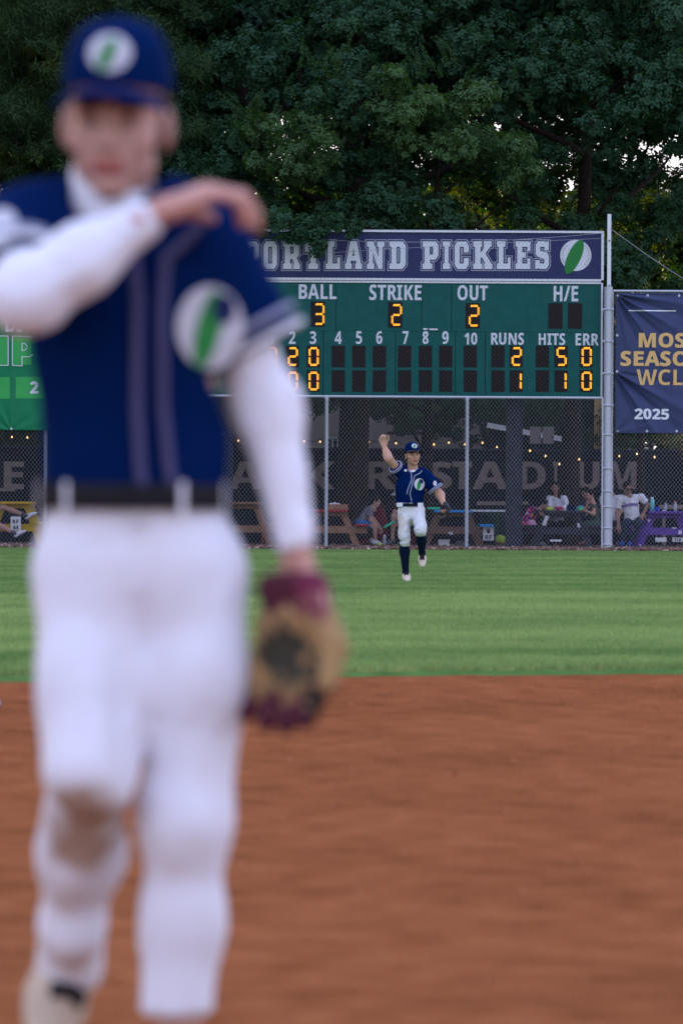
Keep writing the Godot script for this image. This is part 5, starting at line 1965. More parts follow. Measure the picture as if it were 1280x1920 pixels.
func shoe(parent: Node, heel: Vector3, toe: Vector3, up: Vector3, col: Color, lace_m: Material, sc := 1.0) -> void:
	var F := Field.new()
	F.blend = 0.03
	var d := (toe - heel).normalized()
	var u := (up - d * up.dot(d)).normalized()
	var b := Basis(d.cross(u), u, -d)
	var l := (toe - heel).length()
	F.bone(heel + u * .045 * sc, heel + u * .095 * sc, .037 * sc, .036 * sc)
	F.bone(heel + u * .040 * sc, heel + d * l * .55 + u * .036 * sc, .040 * sc, .042 * sc)
	F.bone(heel + d * l * .45 + u * .034 * sc, toe + u * .026 * sc - d * .04 * sc, .045 * sc, .036 * sc, -1, Vector3(1.05, .8, 1), b)
	F.bone(heel + u * .08 * sc, heel + d * l * .5 + u * .065 * sc, .034 * sc, .026 * sc)
	F.cut(heel + u * .002, -u)
	var o := put("shoe", join([F.surface(.0085 * sc, func(p: Vector3, n: Vector3):
		var hgt := (p - heel).dot(u)
		return Color(col.r * .55, col.g * .5, col.b * .48) if hgt < .018 * sc else col)]), M.cloth, parent)
	var st := ST()
	for i in 6:
		var t := 0.26 + i * 0.07
		var c := heel + d * l * t + u * (.104 - .06 * (t - .3)) * sc
		var w := d.cross(u) * .026 * sc
		tube(st, PackedVector3Array([c - w - u * .012 * sc, c + u * .003 * sc, c + w - u * .012 * sc]), PackedFloat32Array([.0095 * sc]), 5)
	if lace_m: put("laces", done(st), lace_m, o)

func glove(label: String, wrist: Vector3, along: Vector3, palm: Vector3, left: bool, sc: float, cols: Array) -> void:
	var g := thing("baseball_glove", label, "glove", wrist)
	var b := frame(along, palm)
	if left: b = Basis(-b.x, b.y, b.z)
	var F := Field.new()
	F.blend = 0.014
	F.ball(Vector3(0, .09, 0), Vector3(.088, .085, .038), .02)
	var k := 0
	for x in [-.066, -.026, .014, .052]:
		F.bone(Vector3(x, .12, 0), Vector3(x * 1.25, .215, .012), .027, .025, .012)
		F.bone(Vector3(x * 1.25, .215, .012), Vector3(x * 1.2, [.255, .275, .28, .27][k], .045), .025, .020, .01)
		k += 1
	F.bone(Vector3(.062, .04, .008), Vector3(.120, .12, .03), .032, .028, .012)
	F.bone(Vector3(.120, .12, .03), Vector3(.128, .20, .062), .028, .021, .01)
	F.bone(Vector3(-.05, .005, 0), Vector3(.05, .005, 0), .034, .034, .015, Vector3(1, 1, .9))
	F.ball(Vector3(.015, .125, .07), Vector3(.07, .075, .05), .02, Basis.IDENTITY, true)
	var worn := noise(55, 22.0, 3)
	var m := F.surface(.008, func(p0: Vector3, n: Vector3):
		var p := p0 + Vector3(.03, .06, 0) * worn.get_noise_3dv(p0)
		if p.y < .055: return cols[0] if p.x < .03 else cols[3]
		if p.y > .222: return cols[0]
		var q := Vector2(p.x - .0, (p.y - .14) * 1.1).length()
		if p.z > .005 and q < .062: return cols[2]
		return cols[1])
	var x := Transform3D(b.scaled_local(Vector3.ONE * sc), Vector3.ZERO)
	put("leather", join([moved(m, x, Color.WHITE)]), M.leather, g)
	# the laced web between thumb and first finger
	var st := ST()
	for i in 6:
		var t := i / 5.0
		tube(st, PackedVector3Array([x * Vector3(.118, .11 + .10 * t, .03 + .03 * t), x * Vector3(.09, .13 + .12 * t, .02 + .03 * t), x * Vector3(.06, .14 + .12 * t, .01 + .035 * t)]), PackedFloat32Array([.011 * sc]), 6, 0)
	put("web", done(st), M.web, g)
	var lc := ST()
	for i in 7:
		var t := i / 6.0
		var c := Vector3(lerpf(-.075, .06, t), .205, .018)
		tube(lc, PackedVector3Array([x * (c + Vector3(-.008, -.012, .02)), x * (c + Vector3(.008, .012, .024))]), PackedFloat32Array([.004 * sc]), 5)
	put("lacing", done(lc), M.lace_tan, g)

# ---------------------------------------------------------------- the players
func build_people() -> void:
	M.leather = vcol(0.55)
	M.web = lin(.03, .028, .024, 0.6)
	M.lace_tan = lin(.30, .19, .09, 0.7)
	pitcher()
	outfielder()
	spectators()

func pitcher() -> void:
	var base := Vector3(W(255, 1900, PITCHER).x, 0, -PITCHER)
	var P := func(px: float, py: float, dz: float) -> Vector3: return W(px, py, PITCHER - dz) - base
	var t := thing("person", "blurred player in navy jersey and white pants touching his shoulder in front", "person", base)
	var skin := Color(.50, .30, .25)
	var S := Vector3(1, 1, .68)
	var neck: Vector3 = P.call(226, 395, -.02)
	var head: Vector3 = P.call(219, 234, .02)
	var shl: Vector3 = P.call(28, 440, -.02)
	var ell: Vector3 = P.call(52, 556, .25)
	var wrl: Vector3 = P.call(286, 402, .23)
	var shr: Vector3 = P.call(388, 460, -.03)
	var elr: Vector3 = P.call(506, 775, -.03)
	var wrr: Vector3 = P.call(555, 1035, .04)
	# body: trunk, arms, legs under the clothes, with head and hands
	var B := Field.new()
	B.blend = 0.04
	B.bone(P.call(255, 1010, 0), P.call(245, 560, 0), .135, .14, -1, S)
	B.bone(shl, shr, .06, .06)
	B.bone(neck, head + Vector3(0, -.1, -.02), .06, .052)
	B.bone(shl, ell, .040, .034)
	B.bone(ell, wrl, .034, .023)
	B.bone(shr, elr, .040, .034)
	B.bone(elr, wrr, .034, .023)
	B.bone(P.call(170, 1060, 0), P.call(165, 1470, .06), .07, .046)
	B.bone(P.call(165, 1470, .03), P.call(128, 1850, -.25), .040, .030)
	B.bone(P.call(360, 1060, 0), P.call(352, 1530, .02), .08, .055)
	B.bone(P.call(352, 1530, .02), P.call(330, 2040, -.02), .05, .036)
	var hx := head_frame(head, Vector3(-.10, -.06, 1), Vector3(0.02, 1, 0.05), 1.05)
	var parts := [B.surface(.014, plain(skin)), moved(head_tpl, hx, skin)]
	# the raised hand lies over the far shoulder, fingers curled down
	var hd: Vector3 = P.call(404, 356, .19)
	parts.append(hand_at("curled", wrl + Vector3(.005, .002, 0), hd - wrl, Vector3(.10, -1, -.15), false, 1.12, skin * Color(1.0, .88, .86)))
	parts.append(hand_at("flat", wrr, Vector3(.0, -1, .05), Vector3(-.55, .0, .8), true, .86, skin * Color(1.0, .85, .82)))
	put("body", join(parts), M.skin, t)
	# hair at the sides under the cap
	var H := Field.new()
	H.ball(Vector3(0, .03, -.022), Vector3(.080, .092, .098))
	H.ball(Vector3(0, -.04, .07), Vector3(.075, .13, .09), .01, Basis.IDENTITY, true)
	H.cut(Vector3(0, -.04, 0), Vector3(0, -1, 0))
	put("hair", join([moved(H.surface(.008, plain(Color.WHITE)), hx, Color(.10, .06, .04))]), M.cloth, t)
	cap_parts(t, hx, M.navy_cloth, M.navy_cloth, true)
	# white undershirt: collar and long sleeves
	var U := Field.new()
	U.blend = 0.04
	U.bone(neck + Vector3(0, -.05, 0), neck + Vector3(-.008, .075, .012), .088, .074, -1)
	U.bone(shl, ell, .054, .054)
	U.bone(ell, ell.lerp(wrl, .45), .054, .051)
	U.bone(ell.lerp(wrl, .45), wrl, .051, .034)
	U.bone(shr, elr, .058, .052)
	U.bone(elr, wrr, .052, .034)
	U.cut(neck + Vector3(0, .055, .0), Vector3(0.25, 1, .3), .16)
	U.cut(wrl, wrl - ell, .1)
	U.cut(wrr, wrr - elr, .1)
	U.inset = .003
	U.folds = creases(301, 4.0)
	U.fold_amp = -.008
	put("undershirt", join([U.surface(.010, plain(Color(.72, .715, .78)))]), M.cloth, t)
	# jersey
	var J := Field.new()
	J.blend = 0.05
	J.bone(P.call(250, 960, 0), P.call(249, 640, 0), .158, .160, -1, S)
	J.bone(P.call(249, 640, 0), P.call(240, 510, 0), .163, .155, -1, S)
	J.bone(P.call(70, 462, -.02), P.call(350, 468, -.02), .078, .078)
	J.bone(P.call(130, 420, -.02), P.call(320, 425, -.02), .070, .070)
	var cuffr: Vector3 = P.call(497, 650, -.03)
	var cuffl := shl.lerp(ell, .70)
	J.bone(shr, cuffr, .064, .064)
	J.bone(shl, cuffl, .074, .070)
	J.bone(neck + Vector3(0, -.03, .02), neck + Vector3(0, .12, .03), .072, .075, .015, Vector3.ONE, Basis.IDENTITY, true)
	J.cut(cuffr, P.call(572, 780, -.03) - cuffr, .14)
	J.cut(cuffl, ell - shl, .11)
	J.cut(P.call(250, 928, 0), Vector3(-.07, -1, 0))
	J.inset = .004
	J.folds = creases(303, 2.8)
	J.fold_scale = Vector3(1.2, .5, 1.2)
	J.fold_amp = -.011
	var jersey := put("jersey", join([J.surface(.010, plain(Color.WHITE))]), M.navy_cloth, t)
	var L2 := func(px: float, py: float) -> Vector2:
		var q: Vector3 = P.call(px, py, .14)
		return Vector2(q.x, q.y)
	seam_on(jersey, "piping", J, [L2.call(215, 430), L2.call(250, 470), L2.call(258, 560), L2.call(256, 760), L2.call(262, 880), L2.call(268, 918)], .009, .5, M.piping_dim)
	seam_on(jersey, "piping", J, [L2.call(375, 415), L2.call(345, 450), L2.call(310, 480), L2.call(303, 560), L2.call(304, 760), L2.call(316, 880), L2.call(325, 918)], .009, .5, M.piping_dim)
	# the cuff bands
	for q in [[cuffr, (P.call(572, 780, -.03) - cuffr).normalized(), .066], [cuffl, (ell - shl).normalized(), .068]]:
		for k in 2:
			var st := ST()
			var fr := frame(q[1], Vector3(0, 0, 1))
			var ring := PackedVector3Array()
			for i in 25: ring.append(q[0] - q[1] * (.008 + .030 * k) + (fr.x * cos(TAU * i / 24) + fr.z * sin(TAU * i / 24)) * (q[2] + .007))
			tube(st, ring, PackedFloat32Array([.006]), 6, 0, false)
			put("cuff_band", done(st), M.piping if k else M.shirt_white, jersey)
	var ec: Vector2 = L2.call(393, 612)
	chest_emblem(jersey, J, ec, .054, .069, .5)
	# sleeve badge on the raised arm
	var sb := put("sleeve_badge", sheet(20, 4, func(u, v):
		var c: Vector3 = P.call(6, 432, 0.06)
		var p := Vector2(c.x + cos(-u * TAU) * .030 * v, c.y + sin(-u * TAU) * .036 * v)
		return Vector3(p.x, p.y, J.front(p.x, p.y, .5, -.3) + .006)), M.emblem_white, jersey)
	# trousers
	var T := Field.new()
	T.blend = 0.045
	T.bone(P.call(250, 930, 0), P.call(258, 1050, 0), .146, .160, -1, Vector3(1, 1, .74))
	T.bone(P.call(166, 1080, .0), P.call(170, 1270, .05), .092, .090)
	T.bone(P.call(170, 1270, .05), P.call(168, 1440, .11), .088, .084)
	T.bone(P.call(366, 1080, .0), P.call(367, 1270, .015), .092, .090)
	T.bone(P.call(367, 1270, .015), P.call(347, 1540, .03), .088, .076)
	T.bone(P.call(347, 1540, .03), P.call(342, 1720, .0), .073, .066)
	T.bone(P.call(342, 1720, .0), P.call(327, 1930, -.01), .068, .064)
	T.bone(P.call(262, 1180, .165), P.call(280, 1480, .18), .055, .05, .025, Vector3.ONE, Basis.IDENTITY, true)
	T.bone(P.call(160, 1500, .03), P.call(152, 1600, -.07), .070, .070, .025)
	T.bone(P.call(152, 1600, -.07), P.call(126, 1850, -.26), .068, .058)
	T.bone(P.call(130, 1742, -.15), P.call(148, 1750, -.13), .056, .054, .03)
	T.cut(P.call(327, 1903, 0), Vector3(0, -1, 0), .16)
	T.cut(P.call(130, 1812, -.26), P.call(130, 1850, -.26) - P.call(152, 1600, -.05), .13)
	T.cut(P.call(250, 905, 0), Vector3(0, 1, 0), .5)
	T.inset = .008
	T.folds = creases(305, 2.6)
	T.fold_scale = Vector3(2.0, .45, 2.0)
	T.fold_amp = -.009
	var stain := noise(306, 9.0, 3)
	var trousers := put("trousers", join([T.surface(.010, func(p: Vector3, n: Vector3):
		var c := Color(.70, .705, .77)
		var k := Vector2(p.x - P.call(165, 1550, 0).x, p.y - P.call(165, 1550, 0).y)
		var along := k.rotated(-0.5)
		var d := sqrt(pow(along.x / .075, 2) + pow(along.y / .085, 2)) + stain.get_noise_3dv(p) * 0.7
		if d < 1.0 and n.z > -.2: c = c.lerp(Color(.34, .22, .14), clampf((1.0 - d) * 1.8, 0, .85))
		return c)]), M.pant_white, t)
	# belt with loops and buckle
	var bc: Vector3 = P.call(250, 922, 0)
	var ring2 := func(y: float, rx: float, rz: float, h: float) -> ArrayMesh:
		return sheet(48, 3, func(u, v):
			var a: float = -u * TAU
			return Vector3(bc.x + cos(a) * rx, y + (0.5 - v) * h, bc.z + sin(a) * rz + (0.002 if v > 0.2 and v < 0.8 else 0.0)))
	put("belt", ring2.call(bc.y - .008, .155, .125, .042), M.belt, trousers)
	put("buckle", boxy(Vector3(bc.x + .02, bc.y - .008, bc.z + .128), Vector3(.045, .036, .012)), M.belt, trousers)
	for a in [0.3, 1.0, 2.3, 2.9, 3.6, 4.7, 5.8]:
		put("belt_loop", sheet(3, 3, func(u, v):
			var b: float = a + (0.5 - u) * 0.07
			return Vector3(bc.x + cos(b) * .159, bc.y - .012 + (0.5 - v) * .056, bc.z + sin(b) * .129)), M.pant_plain, trousers)
	put("trouser_button", lathemesh([Vector2(.001, .003), Vector2(.007, .002), Vector2(.008, -.002)], 8), M.emblem_white, trousers, Vector3(bc.x + .015, bc.y - .05, bc.z + .125)).rotation.x = PI / 2
	# shoes: the rear one on its toe, the front one flat
	shoe(t, P.call(100, 1815, -.34), P.call(70, 2000, -.16), Vector3(0.42, .35, .85), Color(.46, .37, .28), M.lace, 1.12)
	shoe(t, Vector3(P.call(330, 2040, 0).x, .012, -.09), Vector3(P.call(325, 2040, 0).x - .02, .012, .19), Vector3.UP, Color(.55, .46, .36), M.lace, 1.1)
	glove("tan and maroon glove hanging from the blurred player's hand", wrr + base + Vector3(-.004, -.055, .022), Vector3(.0, -1, .05), Vector3(-.55, .0, .8), true, .82, [Color(.075, .018, .030), Color(.33, .20, .09), Color(.045, .042, .03), Color(.15, .025, .055)])

func outfielder() -> void:
	var base := Vector3(W(768, 1090, FIELDER).x, 0.012, -FIELDER)
	var P := func(px: float, py: float, dz: float) -> Vector3: return W(px, py, FIELDER - dz) - base
	var t := thing("person", "outfielder in navy jersey running with his throwing arm raised", "person", base)
	var skin := Color(.46, .265, .19)
	var S := Vector3(1, 1, .68)
	var neck: Vector3 = P.call(774, 880, 0)
	var head: Vector3 = P.call(773, 855, .03)
	var shl: Vector3 = P.call(749, 884, 0)
	var ell: Vector3 = P.call(728, 860, .13)
	var wrl: Vector3 = P.call(720, 837, .02)
	var shr: Vector3 = P.call(797, 891, 0)
	var elr: Vector3 = P.call(825, 928, .03)
	var wrr: Vector3 = P.call(831, 945, .18)
	var hipl: Vector3 = P.call(758, 958, 0)
	var knl: Vector3 = P.call(757, 1008, .16)
	var anl: Vector3 = P.call(760, 1073, .02)
	var hipr: Vector3 = P.call(782, 958, 0)
	var knr: Vector3 = P.call(789, 994, .30)
	var anr: Vector3 = P.call(791, 1037, .06)
	var B := Field.new()
	B.blend = 0.035
	B.bone(P.call(768, 955, 0), P.call(769, 905, 0), .125, .14, -1, S)
	B.bone(shl, shr, .045, .045)
	B.bone(neck, head + Vector3(0, -.09, -.02), .06, .055)
	B.bone(shl, ell, .052, .048)
	B.bone(ell, ell.lerp(wrl, .35), .047, .046)
	B.bone(ell.lerp(wrl, .35), wrl, .046, .030)
	B.bone(shr, elr, .050, .050)
	B.bone(elr, wrr, .050, .030)
	B.bone(hipl, knl, .07, .046)
	B.bone(knl, anl, .036, .026)
	B.bone(hipr, knr, .07, .046)
	B.bone(knr, anr, .036, .026)
	var hx := head_frame(head, Vector3(.34, .12, 1), Vector3(-.06, 1, -.08), 1.02)
	put("body", join([B.surface(.012, plain(skin)), moved(head_tpl, hx, skin), hand_at("grip", wrl, P.call(716, 823, .02) - wrl, Vector3(.3, -.2, 1), false, 1.05, skin * Color(1.1, 1.15, 1.2)), hand_at("grip", wrr, Vector3(.2, -1, .2), Vector3(-.5, 0, 1), true, .9, skin)]), M.skin, t)
	var H := Field.new()
	H.ball(Vector3(0, .03, -.022), Vector3(.080, .090, .098))
	H.ball(Vector3(0, -.04, .07), Vector3(.078, .13, .09), .01, Basis.IDENTITY, true)
	H.cut(Vector3(0, -.04, 0), Vector3(0, -1, 0))
	put("hair", join([moved(H.surface(.009, plain(Color.WHITE)), hx, Color(.03, .02, .016))]), M.cloth, t)
	cap_parts(t, hx, M.navy_cloth, M.navy_dark, true)
	var U := Field.new()
	U.blend = .02
	U.bone(neck + Vector3(0, -.05, 0), neck + Vector3(0, .04, .008), .085, .067)
	U.cut(neck + Vector3(0, .022, 0), Vector3(0, 1, .45))
	put("undershirt", join([U.surface(.009, plain(Color(.75, .75, .80)))]), M.cloth, t)
	var J := Field.new()
	J.blend = .045
	J.bone(P.call(768, 950, 0), P.call(768, 915, 0), .155, .165, -1, S)
	J.bone(P.call(768, 915, 0), P.call(771, 898, 0), .168, .150, -1, S)
	J.bone(P.call(757, 888, -.01), P.call(790, 890, -.01), .075, .075)
	var cuffl := shl.lerp(ell, .42)
	var cuffr := shr.lerp(elr, .74)
	J.bone(shl, cuffl, .076, .074)
	J.bone(shr, cuffr, .076, .084)
	J.bone(neck + Vector3(0, -.02, .02), neck + Vector3(0, .14, .04), .066, .078, .012, Vector3.ONE, Basis.IDENTITY, true)
	J.cut(cuffl, ell - shl, .12)
	J.cut(cuffr, elr - shr, .14)
	J.cut(P.call(768, 944.5, 0), Vector3(0, -1, 0), .4)
	J.folds = creases(311, 3.2)
	J.fold_scale = Vector3(1, .6, 1)
	J.fold_amp = -.013
	var jersey := put("jersey", join([J.surface(.0115, plain(Color.WHITE))]), M.navy_cloth, t)
	var L2 := func(px: float, py: float) -> Vector2:
		var q: Vector3 = P.call(px, py, .12)
		return Vector2(q.x, q.y)
	seam_on(jersey, "piping", J, [L2.call(764, 880), L2.call(771, 888), L2.call(771, 900), L2.call(764, 918), L2.call(762, 928)], .006, .6, M.piping)
	seam_on(jersey, "piping", J, [L2.call(791, 882), L2.call(787, 887), L2.call(777, 892), L2.call(772, 910), L2.call(768, 926), L2.call(772, 942)], .006, .6, M.piping)
	for q in [[cuffl, (ell - shl).normalized(), .075], [cuffr, (elr - shr).normalized(), .085]]:
		for k in 2:
			var st := ST()
			var fr := frame(q[1], Vector3(0, 0, 1))
			var ring := PackedVector3Array()
			for i in 25: ring.append(q[0] - q[1] * (.006 + .022 * k) + (fr.x * cos(TAU * i / 24) + fr.z * sin(TAU * i / 24)) * (q[2] + .007))
			tube(st, ring, PackedFloat32Array([.008]), 6, 0, false)
			put("cuff_band", done(st), M.piping, jersey)
	var ec: Vector2 = L2.call(786, 908)
	chest_emblem(jersey, J, ec, .062, .072, .6)
	var mk := L2.call(760, 882) as Vector2
	put("maker_mark", sheet(14, 3, func(u, v):
		var p: Vector2 = mk + Vector2(cos(-u * TAU), sin(-u * TAU)) * .016 * v
		return Vector3(p.x, p.y, J.front(p.x, p.y, .6, -.3) + .005)), M.emblem_white, jersey)
	var sb := L2.call(815, 906) as Vector2
	put("sleeve_badge", sheet(14, 3, func(u, v):
		var p: Vector2 = sb + Vector2(cos(-u * TAU) * .022, sin(-u * TAU) * .03) * v
		return Vector3(p.x, p.y, J.front(p.x, p.y, .6, -.3) + .006)), M.emblem_white, jersey)
	# knickers to below the knee
	var heml: Vector3 = P.call(759, 1023, .13)
	var hemr: Vector3 = P.call(789, 1003, .26)
	var T := Field.new()
	T.blend = .045
	T.bone(P.call(768, 948, 0), P.call(769, 962, 0), .142, .146, -1, Vector3(1, 1, .8))
	T.bone(hipl + Vector3(-.005, 0, 0), knl, .090, .068)
	T.bone(hipr + Vector3(.004, 0, 0), knr, .090, .074)
	T.bone(knl, heml, .068, .062)
	T.bone(knr, hemr + Vector3(0, -.01, -.02), .076, .064)
	T.cut(heml, P.call(759, 1040, .1) - knl, .15)
	T.cut(hemr + Vector3(0, -.012, 0), Vector3(0, -1, -.1), .14)
	T.cut(P.call(768, 941, 0), Vector3(0, 1, 0), .4)
	T.inset = .012
	T.folds = creases(313, 4.0)
	T.fold_amp = -.016
	var stain := noise(314, 10.0, 3)  # dirt on the left leg, strengthened to carry its shading as well
	var trousers := put("trousers", join([T.surface(.0115, func(p: Vector3, n: Vector3):
		var c := Color(.58, .58, .60)
		var k := Vector2(p.x - P.call(750, 985, 0).x, p.y - P.call(750, 985, 0).y)
		var d := sqrt(pow(k.x / .09, 2) + pow(k.y / .15, 2)) + stain.get_noise_3dv(p) * .7
		if d < 1.0: c = c.lerp(Color(.42, .36, .27), clampf((1.0 - d) * 1.4, 0, .6))
		return c)]), M.pant_white, t)
	var bc: Vector3 = P.call(768, 946.5, 0)
	put("belt", sheet(48, 3, func(u, v):
		var a: float = -u * TAU
		return Vector3(bc.x + cos(a) * .158, bc.y + (0.5 - v) * .04, bc.z + sin(a) * .124 + (.002 if v > .2 and v < .8 else 0.0))), M.navy_dark, trousers)
	put("buckle", boxy(Vector3(bc.x + .01, bc.y, bc.z + .127), Vector3(.05, .036, .012)), M.belt, trousers)
	for arc in [[0.1, 0.95], [2.15, 3.0]]:
		put("belt_tunnel", sheet(10, 2, func(u, v):
			var a := lerpf(arc[1], arc[0], u)
			return Vector3(bc.x + cos(a) * .162, bc.y + (0.5 - v) * .05, bc.z + sin(a) * .128)), M.pant_plain, trousers)
	# navy stockings
	for q in [[knl, heml, anl], [knr, hemr, anr]]:
		var K := Field.new()
		var mid: Vector3 = (q[0] as Vector3).lerp(q[2], .40) + Vector3(0, 0, -.02)
		K.bone(q[0], mid, .054, .062)
		K.bone(mid, q[2], .061, .038)
		K.bone(q[2], q[2] + Vector3(0, -.03, 0), .037, .035)
		put("stocking", join([K.surface(.011, plain(Color.WHITE))]), M.navy_dark, t)
	shoe(t, anl + Vector3(0, -.045, -.085), Vector3(P.call(764, 1090, 0).x, .006, anl.z + .10), Vector3(0, .62, .8), Color(.62, .53, .44), M.lace, 1.0)
	shoe(t, anr + Vector3(0, -.02, -.085), P.call(791, 1066, .10), Vector3(0, .35, .95), Color(.62, .53, .44), M.lace, 1.0)
	glove("black glove on the running outfielder's lowered hand", wrr + base, Vector3(.15, -1, .3), Vector3(-.7, 0, .8), true, .78, [Color(.022, .022, .027), Color(.03, .03, .036), Color(.02, .02, .024), Color(.05, .05, .055)])

# ---------------------------------------------------------------- the people behind the fence
# j: joints as [px, py, dz] at depth d
func figure(label: String, d: float, j: Dictionary, o: Dictionary) -> Node3D:
	var s: float = o.get("size", 1.0)
	var bx := W(j.pelvis[0], 1000, d)
	var base := Vector3(bx.x, 0.03, -d)
	var q := {}
	for k in j:
		if typeof(j[k]) == TYPE_ARRAY: q[k] = W(j[k][0], j[k][1], d - j[k][2]) - base
	var t := thing("person", label, "person", base)
	var skin: Color = o.get("skin", Color(.36, .20, .15))
	var spine: Vector3 = (q.neck - q.pelvis).normalized()
	var side: Vector3 = (q.sh2 - q.sh1)
	side = (side - spine * side.dot(spine)).normalized()
	var fr := Basis(side, spine, side.cross(spine))
	var S := Vector3(1, 1, .72)
	var chest: Vector3 = q.pelvis.lerp(q.neck, .68)
	var B := Field.new()
	B.blend = .035
	B.bone(q.pelvis, chest, .125 * s, .135 * s, -1, S, fr)
	B.bone(q.sh1, q.sh2, .055 * s, .055 * s)
	var hd: Vector3 = q.head
	var face: Vector3 = o.face
	var hx := head_frame(hd, face, o.get("up", Vector3.UP), s)
	B.bone(q.neck, hx * Vector3(0, -.1, -.02), .055 * s, .052 * s)
	for k in ["1", "2"]:
		if not q.has("el" + k): continue
		B.bone(q["sh" + k], q["el" + k], .046 * s, .040 * s)
		B.bone(q["el" + k], q["wr" + k], .040 * s, .027 * s)
	for k in ["1", "2"]:
		if not q.has("kn" + k): continue
		var hip: Vector3 = q.pelvis + side * (.09 * s if k == "2" else -.09 * s)
		B.bone(hip, q["kn" + k], .082 * s, .055 * s)
		var calf: Vector3 = (q["kn" + k] as Vector3).lerp(q["an" + k], .35)
		B.bone(q["kn" + k], calf, .052 * s, .054 * s)
		B.bone(calf, q["an" + k], .054 * s, .034 * s)
	var parts := [B.surface(.018, plain(skin)), moved(head_tpl, hx, skin)]
	for k in ["1", "2"]:
		if q.has("wr" + k):
			parts.append(hand_at(o.get("hand", "relaxed"), q["wr" + k], (q["wr" + k] - q["el" + k]), Vector3(0, -.6, -.4) if face.z > 0.5 else Vector3(0, -1, .2), k == "1", s, skin))
	put("body", join(parts), M.skin, t)
	# shirt
	if o.has("shirt"):
		var T := Field.new()
		T.blend = .04
		T.bone(q.pelvis, chest, .150 * s, .152 * s, -1, S, fr)
		T.bone(q.sh1, q.sh2, .068 * s, .068 * s)
		var slv: float = o.get("sleeve", .6)
		for k in ["1", "2"]:
			if not q.has("el" + k): continue
			var e: Vector3 = q["sh" + k].lerp(q["el" + k], minf(slv, 1.0))
			if slv > 0.0:
				T.bone(q["sh" + k], e, .066 * s, .066 * s)
				if slv <= 1.0: T.cut(e, q["el" + k] - q["sh" + k], .1)
				else: T.bone(e, q["wr" + k], .055 * s, .040 * s)
		T.bone(q.neck + spine * -.02, q.neck + spine * .14, .058 * s, .07 * s, .012, Vector3.ONE, Basis.IDENTITY, true)
		T.cut(q.pelvis - spine * .06, -spine, .26)
		T.folds = noise(int(d * 10 + j.pelvis[0]), 7.0, 3)
		T.fold_amp = .022
		var col: Color = o.shirt
		var sh := put("shirt", join([T.surface(.017, plain(col))]), M.cloth, t)
		o["shirt_field"] = T
		o["shirt_node"] = sh
	if o.has("pants"):
		var T := Field.new()
		T.blend = .05
		T.bone(q.pelvis + spine * .06, q.pelvis - spine * .02, .132 * s, .142 * s, -1, S, fr)
		for k in ["1", "2"]:
			if not q.has("kn" + k): continue
			var hip: Vector3 = q.pelvis + side * (.09 * s if k == "2" else -.09 * s)
			var leg: float = o.get("leg", 2.0)
			if leg <= 1.0:
				var e: Vector3 = hip.lerp(q["kn" + k], leg)
				T.bone(hip, e, .098 * s, .088 * s)
				T.cut(e, q["kn" + k] - hip, .13)
			else:
				T.bone(hip, q["kn" + k], .098 * s, .074 * s)
				T.bone(q["kn" + k], q["an" + k], .070 * s, .055 * s)
		T.folds = noise(int(d * 7 + j.pelvis[0]), 7.0, 3)
		T.fold_amp = .016
		put("trousers", join([T.surface(.018, plain(o.pants))]), M.cloth, t)
	for k in ["1", "2"]:
		if not q.has("an" + k): continue
		var fd: Vector3 = o.get("foot", face)
		fd.y = o.get("foot_y", -.1)
		var an: Vector3 = q["an" + k]
		var lowest: float = min(an.y, .085)
		if o.has("sock"):
			var K := Field.new()
			var up: Vector3 = an.lerp(q["kn" + k], .22)
			K.bone(up, an, .046 * s, .042 * s)
			K.bone(an, an + fd.normalized() * .03, .040 * s, .036 * s)
			put("sock", join([K.surface(.012, plain(o.sock))]), M.cloth, t)
		if o.has("shoes"):
			var hu := Vector3.UP if absf(fd.normalized().y) < .5 else Vector3(-fd.x, .5, -fd.z)
			var f2 := fd.normalized()
			shoe(t, an - hu * .075 * s - f2 * .045, an - hu * .075 * s + f2 * .19 * s, hu, o.shoes, null, s)
	if o.has("hair"):
		var H := Field.new()
		H.blend = .02
		H.ball(Vector3(0, .036, -.020), Vector3(.084, .098, .104))
		H.ball(Vector3(0, -.055, .075), Vector3(.070, .13, .085), .012, Basis.IDENTITY, true)
		var st: String = o.get("style", "short")
		if st == "long":
			H.bone(Vector3(-.05, -.02, -.05), Vector3(-.085, -.24, .0), .05, .035)
			H.bone(Vector3(.05, -.02, -.05), Vector3(.085, -.24, .0), .05, .035)
			H.bone(Vector3(0, -.02, -.07), Vector3(0, -.22, -.08), .06, .05)
		elif st == "bun":
			H.bone(Vector3(0, .02, -.09), Vector3(0, -.14, -.12), .045, .028)
		else: H.cut(Vector3(0, -.05, 0), Vector3(0, -1, 0))
		H.folds = noise(77, 30.0, 2)
		H.fold_amp = .008
		put("hair", join([moved(H.surface(.009, plain(Color.WHITE)), hx, o.hair)]), M.cloth, t)
	if o.get("shades", false):
		var st := ST()
		for k in [-1, 1]:
			box(st, hx * Vector3(k * .032, .006, .100), Vector3(.048, .032, .008) * s, hx.basis.orthonormalized())
			tube(st, PackedVector3Array([hx * Vector3(k * .055, .01, .095), hx * Vector3(k * .08, .008, .0)]), PackedFloat32Array([.004]), 5)
		put("sunglasses", done(st), M.belt, t)
	t.set_meta("hx", hx)
	t.remove_meta("hx")
	o["hx"] = hx
	o["base"] = base
	o["node"] = t
	return t

